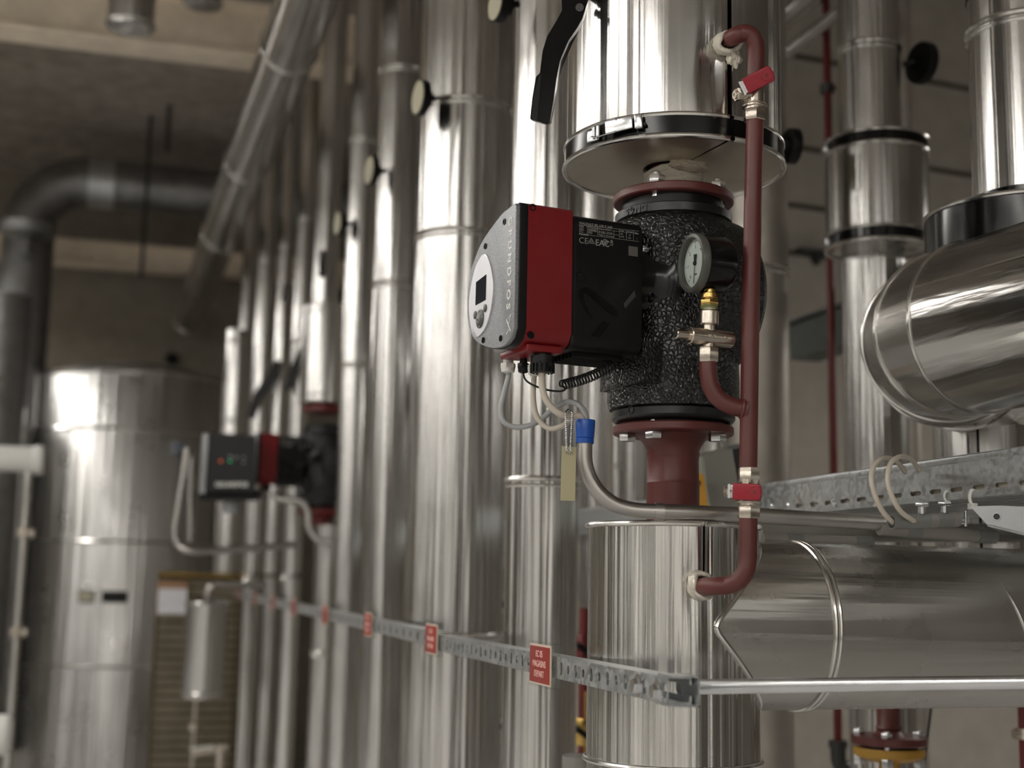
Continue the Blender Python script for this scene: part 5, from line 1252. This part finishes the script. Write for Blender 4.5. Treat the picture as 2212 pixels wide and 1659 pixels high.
# riser base below: pale grey block at lower left of jacket
mb = MB(); p = at(1257, 1632, 2.5); mb.lathe((p.x, p.y, 0.4), Z, [(0.035, 0), (0.035, p.z-0.4)], 32); tag(mb.build('pipe_cover', M_GREYPALE), 'grey cylindrical cover end at the foot of the lower jacket, left side', 'pipe cover')

# ================================================================== SLOTTED RAIL WITH PLATES
XR = 0.615
pe = onx(1442, 1490, XR)
zr = 1.281
y_end = pe.y; y_far = onx(944, 1386, XR).y
hR = 44/FPX*depth((XR, 1.9, zr))/2*0.98
rail = empty('slotted_rail', (XR, y_end, zr)); tag(rail, 'galvanised perforated channel rail running along the risers', 'rail')
dR_ = 0.030
mb = MB(); th = 0.002
mb.box((XR+dR_/2, (y_end+y_far)/2, zr+hR), (dR_, y_far-y_end, th), None); mb.box((XR+dR_/2, (y_end+y_far)/2, zr-hR), (dR_, y_far-y_end, th), None)
# front web with oblong holes: build a strip of quads around each opening
def web(y0, y1, holes):
    e = y0
    for yc, hw, hh in holes:
        mb.box((XR, (e+yc-hw)/2, zr), (th, yc-hw-e, hR*2))
        # around the hole
        n_ = 20; ring_f, ring_b, ob_f, ob_b = [], [], [], []
        for i in range(n_):
            a = 2*math.pi*i/n_; ca, sa_ = math.cos(a), math.sin(a)
            # stadium upright
            if hh > hw: yy, zz = hw*ca*0.96, (hh-hw)*(1 if sa_ > 0 else -1)*(1 if abs(sa_) > 1e-6 else 0)+hw*0.96*sa_
            else: yy, zz = hw*0.96*ca, hh*sa_
            k_ = max(abs(ca), abs(sa_)); oy, oz = hw*ca/k_, hR*sa_/k_
            ring_f.append(mb.bm.verts.new((XR-th/2, yc+yy, zr+zz))); ring_b.append(mb.bm.verts.new((XR+th/2, yc+yy, zr+zz)))
            ob_f.append(mb.bm.verts.new((XR-th/2, yc+oy, zr+oz))); ob_b.append(mb.bm.verts.new((XR+th/2, yc+oy, zr+oz)))
        mb.bridge(ring_f, ob_f); mb.bridge(ring_b, ob_b); mb.bridge(ring_f, ring_b)
        e = yc+hw
    mb.box((XR, (e+y1)/2, zr), (th, y1-e, hR*2))
holes = []
for i, px in enumerate((1438, 1408, 1370, 1346, 1327, 1309, 1291, 1275, 1259, 1243, 1226, 1211)):
    p = onx(px, 1480, XR); 
    holes.append(p.y)
y = holes[0]; hl = []; step = (holes[-1]-holes[2])/9.0
ys = [holes[0]]
yy_ = holes[0]+step
i = 1
while yy_ < y_far-0.03: ys.append(yy_); yy_ += step
for i, v_ in enumerate(ys): hl.append((v_, 0.0055, 0.0092 if i % 2 == 0 else 0.0062))
web(y_end, y_far, hl)
mb.build('channel', M_GALV, rail, 0.4)
mb = MB(); mb.box((XR+dR_-0.001, (y_end+y_far)/2, zr+hR-0.004), (th, y_far-y_end, 0.008)); mb.box((XR+dR_-0.001, (y_end+y_far)/2, zr-hR+0.004), (th, y_far-y_end, 0.008)); mb.build('return_lips', M_GALV, rail)
for px, py in ((1381, 1481), (1423, 1495)):
    p = onx(px, py, XR-0.0015)
    mb = MB(); mb.lathe(p, (-1, 0, 0), [(0.0145, 0), (0.0145, 0.0018)], 28); mb.build('washer', M_ZINC, rail)
    mb = MB(); mb.hexa(p-Vector((0.001, 0, 0)), p-Vector((0.0095, 0, 0)), 0.0092, rot=0.3, bev=0.15); mb.build('hex_bolt', M_ZINC, rail)
# second length of rail, climbing slightly towards the far end
ya2, yb2 = y_far+0.02, onx(508, 1283, XR).y+0.5; za2, zb2 = 1.286, 1.318
def z2(y): return za2+(zb2-za2)*(y-ya2)/(yb2-ya2)
rail2 = empty('slotted_rail', (XR, ya2, za2)); tag(rail2, 'second galvanised channel rail continuing into the distance beyond the near one', 'rail')
mb = MB(); a_, b_ = Vector((XR, ya2, za2)), Vector((XR, yb2, zb2)); mb.bar(a_, b_, th, hR*2)
for sg in (1, -1): mb.bar(a_+Vector((dR_/2, 0, sg*hR)), b_+Vector((dR_/2, 0, sg*hR)), dR_, th)
mb.build('channel', M_GALV, rail2, 0.4)
mb = MB()
for i in range(24):
    yc = ya2+0.08+i*0.075; mb.prism([Vector((XR-th/2-0.0004, yc+0.0055*math.cos(2*math.pi*k/16), z2(yc)+(0.009 if i % 2 else 0.006)*math.sin(2*math.pi*k/16))) for k in range(16)], Vector((-0.0003, 0, 0)))
mb.build('slot_recesses', M_INK, rail2)
# end bracket and threaded rod
mb = MB(); yb0 = y_end-0.010
mb.box((XR+0.018, yb0+0.02, zr+hR+0.002), (0.034, 0.045, 0.002)); mb.box((XR+0.018, yb0+0.02, zr-hR-0.002), (0.034, 0.045, 0.002)); mb.box((XR+0.034, yb0+0.02, zr), (0.002, 0.045, hR*2+0.006))
mb.build('end_bracket', M_GALV, rail, None)
ra_ = onx(1475, 1484, XR+0.036); rb_ = ra_ + Vector((math.sin(R(83)), math.cos(R(83)), 0))*1.2
rod = empty('threaded_rod', ra_); tag(rod, 'long zinc threaded rod running right from the rail end', 'rod')
rr_ = 16.5/FPX*depth(ra_)
v = (rb_-ra_).normalized(); x, y, z = frame(v); Lr = (rb_-ra_).length; mb = MB(); n_ = 28; pitch_ = 0.0019; N_ = int(0.56/pitch_)
prof = []
for i in range(N_): prof += [(rr_*0.90, i*pitch_), (rr_, i*pitch_+pitch_*0.45), (rr_, i*pitch_+pitch_*0.6)]
prof += [(rr_*0.95, N_*pitch_), (rr_*0.95, Lr)]
mb.lathe(ra_, v, prof, n_); mb.build('thread', M_ZINC, rod, 0.3)
mb = MB(); mb.lathe(ra_-v*0.004, v, [(rr_*1.1, 0), (rr_*1.1, 0.004)], 24); mb.build('rod_collar', M_ZINC, rod)

# plates on the rail
plates = [(1172, 'EC 05\nMAGASINS\nDEPART', 'nearest and largest red label plate on the rail, right of all others', 1.0),
          (927, 'EC 05\nMAGASINS\nRETOUR', 'second red label plate from the near end of the rail', 1.0),
          (790, 'EC 04\nBUREAUX\nDEPART', 'third red label plate from the near end of the rail', 1.0),
          (697, 'EC 04', 'fourth red label plate from the near end of the rail', 1.0),
          (628, '', 'fifth red label plate from the near end of the rail', 1.0),
          (583, '', 'sixth red label plate from the near end of the rail', 1.0),
          (543, '', 'seventh red label plate from the near end of the rail', 1.0),
          (508, '', 'farthest small red label plate on the rail', 1.0)]
for i, (px, body, lab, k_) in enumerate(plates):
    p = onx(px-10 if i == 0 else px, 1400, XR-0.012)
    Yc = p.y; W2, H2 = 0.0575, 0.0265
    W2 = 0.052; H2 = 0.0295
    zc_ = zr+0.001 if i == 0 else z2(Yc)+0.001
    t = empty('label_plate', (XR-0.008, Yc, zc_)); tag(t, lab, 'label plate', 'red label plates on the rail')
    M3 = Matrix(((0, -1, 0), (-1, 0, 0), (0, 0, 1))).transposed()
    # red engraved sheet on a pale backing in a clear holder
    mb = MB(); mb.box((XR-0.0075, Yc, zc_), (0.002, W2*2, H2*2), None, 0.0006); mb.build('backing', simple('ivory_plate_%d' % i, (0.62, 0.48, 0.40), 0.5), t)
    mb = MB(); mb.box((XR-0.0092, Yc, zc_), (0.0012, W2*2-0.009, H2*2-0.0065), None, 0.0003); mb.build('red_sheet', M_PLREDTAG, t)
    mb = MB()
    zt_, zb_ = zc_+H2+0.002, zc_-H2-0.002
    mb.box((XR-0.003, Yc-W2-0.004, zc_), (0.016, 0.002, H2*2+0.004), None, 0.0006)
    mb.box((XR-0.003, Yc, zt_), (0.016, W2*2+0.008, 0.002), None, 0.0006); mb.box((XR-0.003, Yc, zb_), (0.016, W2*2+0.008, 0.002), None, 0.0006)
    mb.build('clear_holder', M_CLEAR, t)
    if body:
        for j, s_ in enumerate(body.split('\n')):
            text('engraved_text', s_, (XR-0.0100, Yc, zc_+0.015-0.0145*j), (0, -1, 0), (0, 0, 1), 0.0135 if i == 0 else 0.013, M_PINK, t, ext=0.0002)

# ================================================================== BIG ELBOW PIPE, UPPER RIGHT
EA = R(-7.0); ED = Vector((math.sin(EA), math.cos(EA), 0)); ES = Vector((math.cos(EA), -math.sin(EA), 0))
RE = 0.141
ec = at(2112, 706, 2.20)                 # a point of the level axis
elb = empty('elbow_pipe', ec); tag(elb, 'big shiny aluminium-clad elbow pipe at the right edge', 'pipe')
e1 = ec                                   # where the bend starts
start = ec - ED*1.0
mb = MB(); mb.cyl(start, e1, RE, 96); mb.build('straight_cladding', M_CLADY, elb)
rbn = 0.20
cen = e1+ES*rbn
gores = 5; pts = []
def gp(i): a = math.pi/2*i/gores; return cen - ES*rbn*math.cos(a)+ED*rbn*math.sin(a)
def gt(i): a = math.pi/2*i/gores; return ED*math.cos(a)+ES*math.sin(a)
# gored elbow: ring at each mitre plane
x_, y_, _ = frame(ED, Z)
rings = []
mb = MB(); n_ = 96
def mring(p, tdir, nrm, r=RE):
    """section of the cylinder along tdir cut by the plane (p, nrm)"""
    s_ = nrm.cross(Z).normalized(); k_ = 1/abs(tdir.dot(nrm))
    return [p+s_*(r*k_*math.cos(2*math.pi*i/n_))+Z*(r*math.sin(2*math.pi*i/n_)) for i in range(n_)]
allr = [mring(e1, ED, ED)]
for g_ in range(1, gores):
    am = math.pi/2*g_/gores; nr = gt(g_); p_ = cen+(-ES*math.cos(am)+ED*math.sin(am))*rbn
    allr.append(mring(p_, nr, nr))
allr.append(mring(gp(gores), ES, ES))
vr = [[mb.bm.verts.new(p) for p in rg] for rg in allr]
for A, B in zip(vr, vr[1:]): mb.bridge(A, B)
mb.build('gored_bend', M_CLADY, elb, 0.25)
for rg in allr[:-1]:
    mb = MB(); c_ = sum(rg, Vector())/len(rg); mb.tube([c_+(p-c_)*1.004 for p in rg]+[c_+(rg[0]-c_)*1.004], 0.0034, 8, cap=False); mb.build('gore_bead', M_BEAD, elb)
mb = MB(); mb.cyl(gp(gores), gp(gores)+ES*0.6, RE, 96); mb.build('cross_cladding', M_CLADX, elb)
mb = MB(); q_ = onplane(2000, 700, e1-ED*0.02, ED)
ls = (ES*-0.93+Z*0.36).normalized()*(RE+0.0008)
mb.bar(start+ls, e1+ls, 0.004, 0.0012, ls.normalized()); mb.build('lap_seam', M_BEAD, elb)
# collar and upright above
RC = 0.166
cx_, cy_ = hd(2216, 2.28, 480)
t = empty('branch_collar', (cx_, cy_, ec.z)); tag(t, 'wide aluminium branch collar with black band on top of the big elbow pipe', 'pipe collar')
ztopc = zat(470, cx_, cy_)
def saddle_z(a):
    p = Vector((cx_+RC*math.cos(a), cy_+RC*math.sin(a), 0))-ec; p.z = 0; xs_ = p.dot(ES)
    return ec.z+math.sqrt(max(0.0, RE*RE-xs_*xs_))-0.004 if abs(xs_) < RE else ec.z+0.01
mb = MB(); n_ = 120
lo = [mb.bm.verts.new((cx_+RC*math.cos(2*math.pi*i/n_), cy_+RC*math.sin(2*math.pi*i/n_), saddle_z(2*math.pi*i/n_))) for i in range(n_)]
hi = [mb.bm.verts.new((cx_+RC*math.cos(2*math.pi*i/n_), cy_+RC*math.sin(2*math.pi*i/n_), ztopc)) for i in range(n_)]
ce = [mb.bm.verts.new((cx_+0.05*math.cos(2*math.pi*i/n_), cy_+0.05*math.sin(2*math.pi*i/n_), ztopc+0.001)) for i in range(n_)]
mb.bridge(lo, hi); mb.bridge(hi, ce)
mb.build('collar_shell', M_CLADZ, t)
mb = MB(); mb.torus((cx_, cy_, ztopc), Z, RC, 0.0045, 120); mb.build('rim_bead', M_BEAD, t)
mb = MB(); mb.lathe((cx_, cy_, ztopc-0.075), Z, [(RC+0.0015, 0), (RC+0.0015, 0.070)], 120, False, False); mb.build('black_band', M_RUBBER, t)
ru = 0.093
o, X, Y, r_ = vpipe(2103, 2339, 300, 2.28, 'upright clad pipe with black foot band at the top right corner', (22,), ybot=None, mat=M_CLADZ)
ux, uy = X, Y
# cut its lower part off: it stands on the collar
o.data.transform(Matrix.Scale((ZC-ztopc)/ZC, 4, Z)); o.location.z = ztopc
for ch in o.children:
    ch.data.transform(Matrix.Translation((0, 0, -ztopc)))
mb = MB(); mb.lathe((X, Y, ztopc+0.004), Z, [(r_+0.0015, 0), (r_+0.0015, 0.030)], 80); bnd = mb.build('black_band', M_RUBBER); bnd.parent = o; bnd.location = bnd.location-o.location
mb = MB(); mb.lathe((X, Y, zat(-2, X, Y)), Z, [(r_+0.0015, 0), (r_+0.0015, 0.028)], 80); bnd = mb.build('upper_black_band', M_RUBBER); bnd.parent = o; bnd.location = bnd.location-o.location

# ================================================================== SECOND PUMP AND ITS CONTROL BOX
def dup(root, loc, scale=1.0):
    r = root.copy(); COL.objects.link(r); m = root.matrix_world.copy(); m.translation = Vector(loc); r.matrix_world = m
    def rec(src, dst):
        for ch in list(src.children):
            c = ch.copy(); COL.objects.link(c); c.parent = dst; rec(ch, c)
    rec(root, r); return r
D2 = 5.75
X2, Y2 = hd(706, D2, 1000)
s2 = zat(1000, X2, Y2)
p2 = dup(pump, (X2-0.02, Y2, zat(997, X2, Y2)+0.02))
p2['label'] = 'second circulation pump with red-banded motor, far and blurred behind the first'
mb = MB(); mb.lathe((X2-0.02, Y2, zat(893, X2, Y2)), Z, [(0.06, 0), (0.092, 0.002), (0.092, 0.020), (0.06, 0.022), (0.05, 0.10)], 48); tag(mb.build('pipe_flange', M_REDPIPE), 'red flange on top of the far pump', 'flange')
mb = MB(); mb.lathe((X2-0.02, Y2, zat(1135, X2, Y2)), Z, [(0.045, 0), (0.045, 0.03), (0.09, 0.045), (0.092, 0.065), (0.06, 0.067)], 48); tag(mb.build('pipe_flange', M_REDPIPE), 'red flange under the far pump', 'flange')
# big black control box
cA = at(443, 936, 5.35); cB = at(556, 940, 5.55)
t = empty('pump_controller', at(500, 1080, 5.4)); tag(t, 'large black motor control box with small lights left of the far pump', 'control box')
q = [at(x, y, 5.35) for x, y in ((452, 938), (552, 942), (552, 1062), (444, 1062))]
mb = MB(); mb.prism(q, FWD*0.16-RT*0.04, 0.01); mb.build('box_body', M_BLACK, t)
mb = MB(); mb.prism([at(x, y, 5.37) for x, y in ((438, 938), (450, 936), (442, 1066), (430, 1066))], FWD*0.14, 0.004); mb.build('silver_edge', M_CABLEG, t)
mb = MB(); mb.prism([at(x, y, 5.42) for x, y in ((425, 1060), (560, 1060), (556, 1082), (432, 1082))], FWD*0.10, 0.006); mb.build('lower_cover', M_BLACK, t)
text('box_logo', 'GRUNDFOS', at(500, 1047, 5.345), RT, UP, 0.024, M_WHITE, t, ext=0.0005, bold=0.0008)
for px, m_ in ((477, M_LEDR), (497, M_LEDG)):
    mb = MB(); mb.lathe(at(px, 996, 5.348), -FWD, [(0.006, 0), (0.004, 0.003)], 16); mb.build('indicator_light', m_, t)
mb = MB()
for x0, x1, yy in ((494, 502, 986), (508, 514, 988), (524, 529, 988), (524, 529, 999)): mb.bar(at(x0, yy, 5.346), at(x1, yy, 5.346), 0.006, 0.001, -FWD)
mb.build('panel_print', M_WHITEPRINT, t)
# conduits near the far pump
def bent(pts, r, mat, nm, lab):
    mb = MB(); mb.tube(smoothpts([at(*p) for p in pts], 8), r, 16); tag(mb.build(nm, mat), lab, 'conduit')
bent([(405, 968, 5.3), (398, 1020, 5.3), (385, 1100, 5.3), (378, 1150, 5.3), (388, 1178, 5.3), (420, 1190, 5.3), (520, 1186, 5.4), (640, 1176, 5.5)], 0.0145, M_CONDUIT, 'conduit', 'aluminium conduit loop hanging left of the black control box')
bent([(413, 985, 5.45), (412, 1060, 5.45), (411, 1170, 5.45)], 0.012, M_CONDUIT, 'conduit', 'straight upright conduit beside the control box loop')
bent([(590, 1064, 5.5), (605, 1078, 5.5), (650, 1083, 5.5), (664, 1105, 5.5), (668, 1140, 5.5), (690, 1168, 5.5), (718, 1172, 5.5)], 0.015, M_CONDUIT, 'conduit', 'S-shaped aluminium conduit below the far pump')
for pts, lab in (([(690, 540), (702, 540), (702, 590), (688, 596)], 'stubby black lever on the riser above the far valve jacket'),
                 ([(648, 748), (656, 770), (632, 838), (614, 842), (620, 812)], 'black lever slanting left of the far valve jacket'),
                 ([(608, 780), (596, 778), (575, 810), (548, 850), (534, 900), (548, 905), (560, 868), (590, 830)], 'longest bent black lever above the black control box'),
                 ([(622, 610), (612, 616), (608, 650), (614, 652)], 'small black lever between the thin risers')):
    mb = MB(); dl_ = {'stub': 5.67, 'blac': 6.6, 'long': 7.2, 'smal': 6.6}[lab[:4]]; mb.prism([at(x, y, dl_) for x, y in pts], FH*0.04, 0.003); tag(mb.build('valve_lever', M_BLACK), lab, 'lever')
mb = MB(); c = at(490, 1070, 5.6); mb.cyl(at(498, 1060, 5.5), at(498, 1108, 5.5), 0.03, 20); mb.build('cable_sleeve_end', M_CABLEG, t)
mb = MB(); a = at(545, 1242, 7.5); b = at(645, 1244, 6.6); mb.bar(a, b, 0.02, 0.015); tag(mb.build('clamp_bar', M_BLACK), 'thin black clamp bar across the far risers', 'bar')
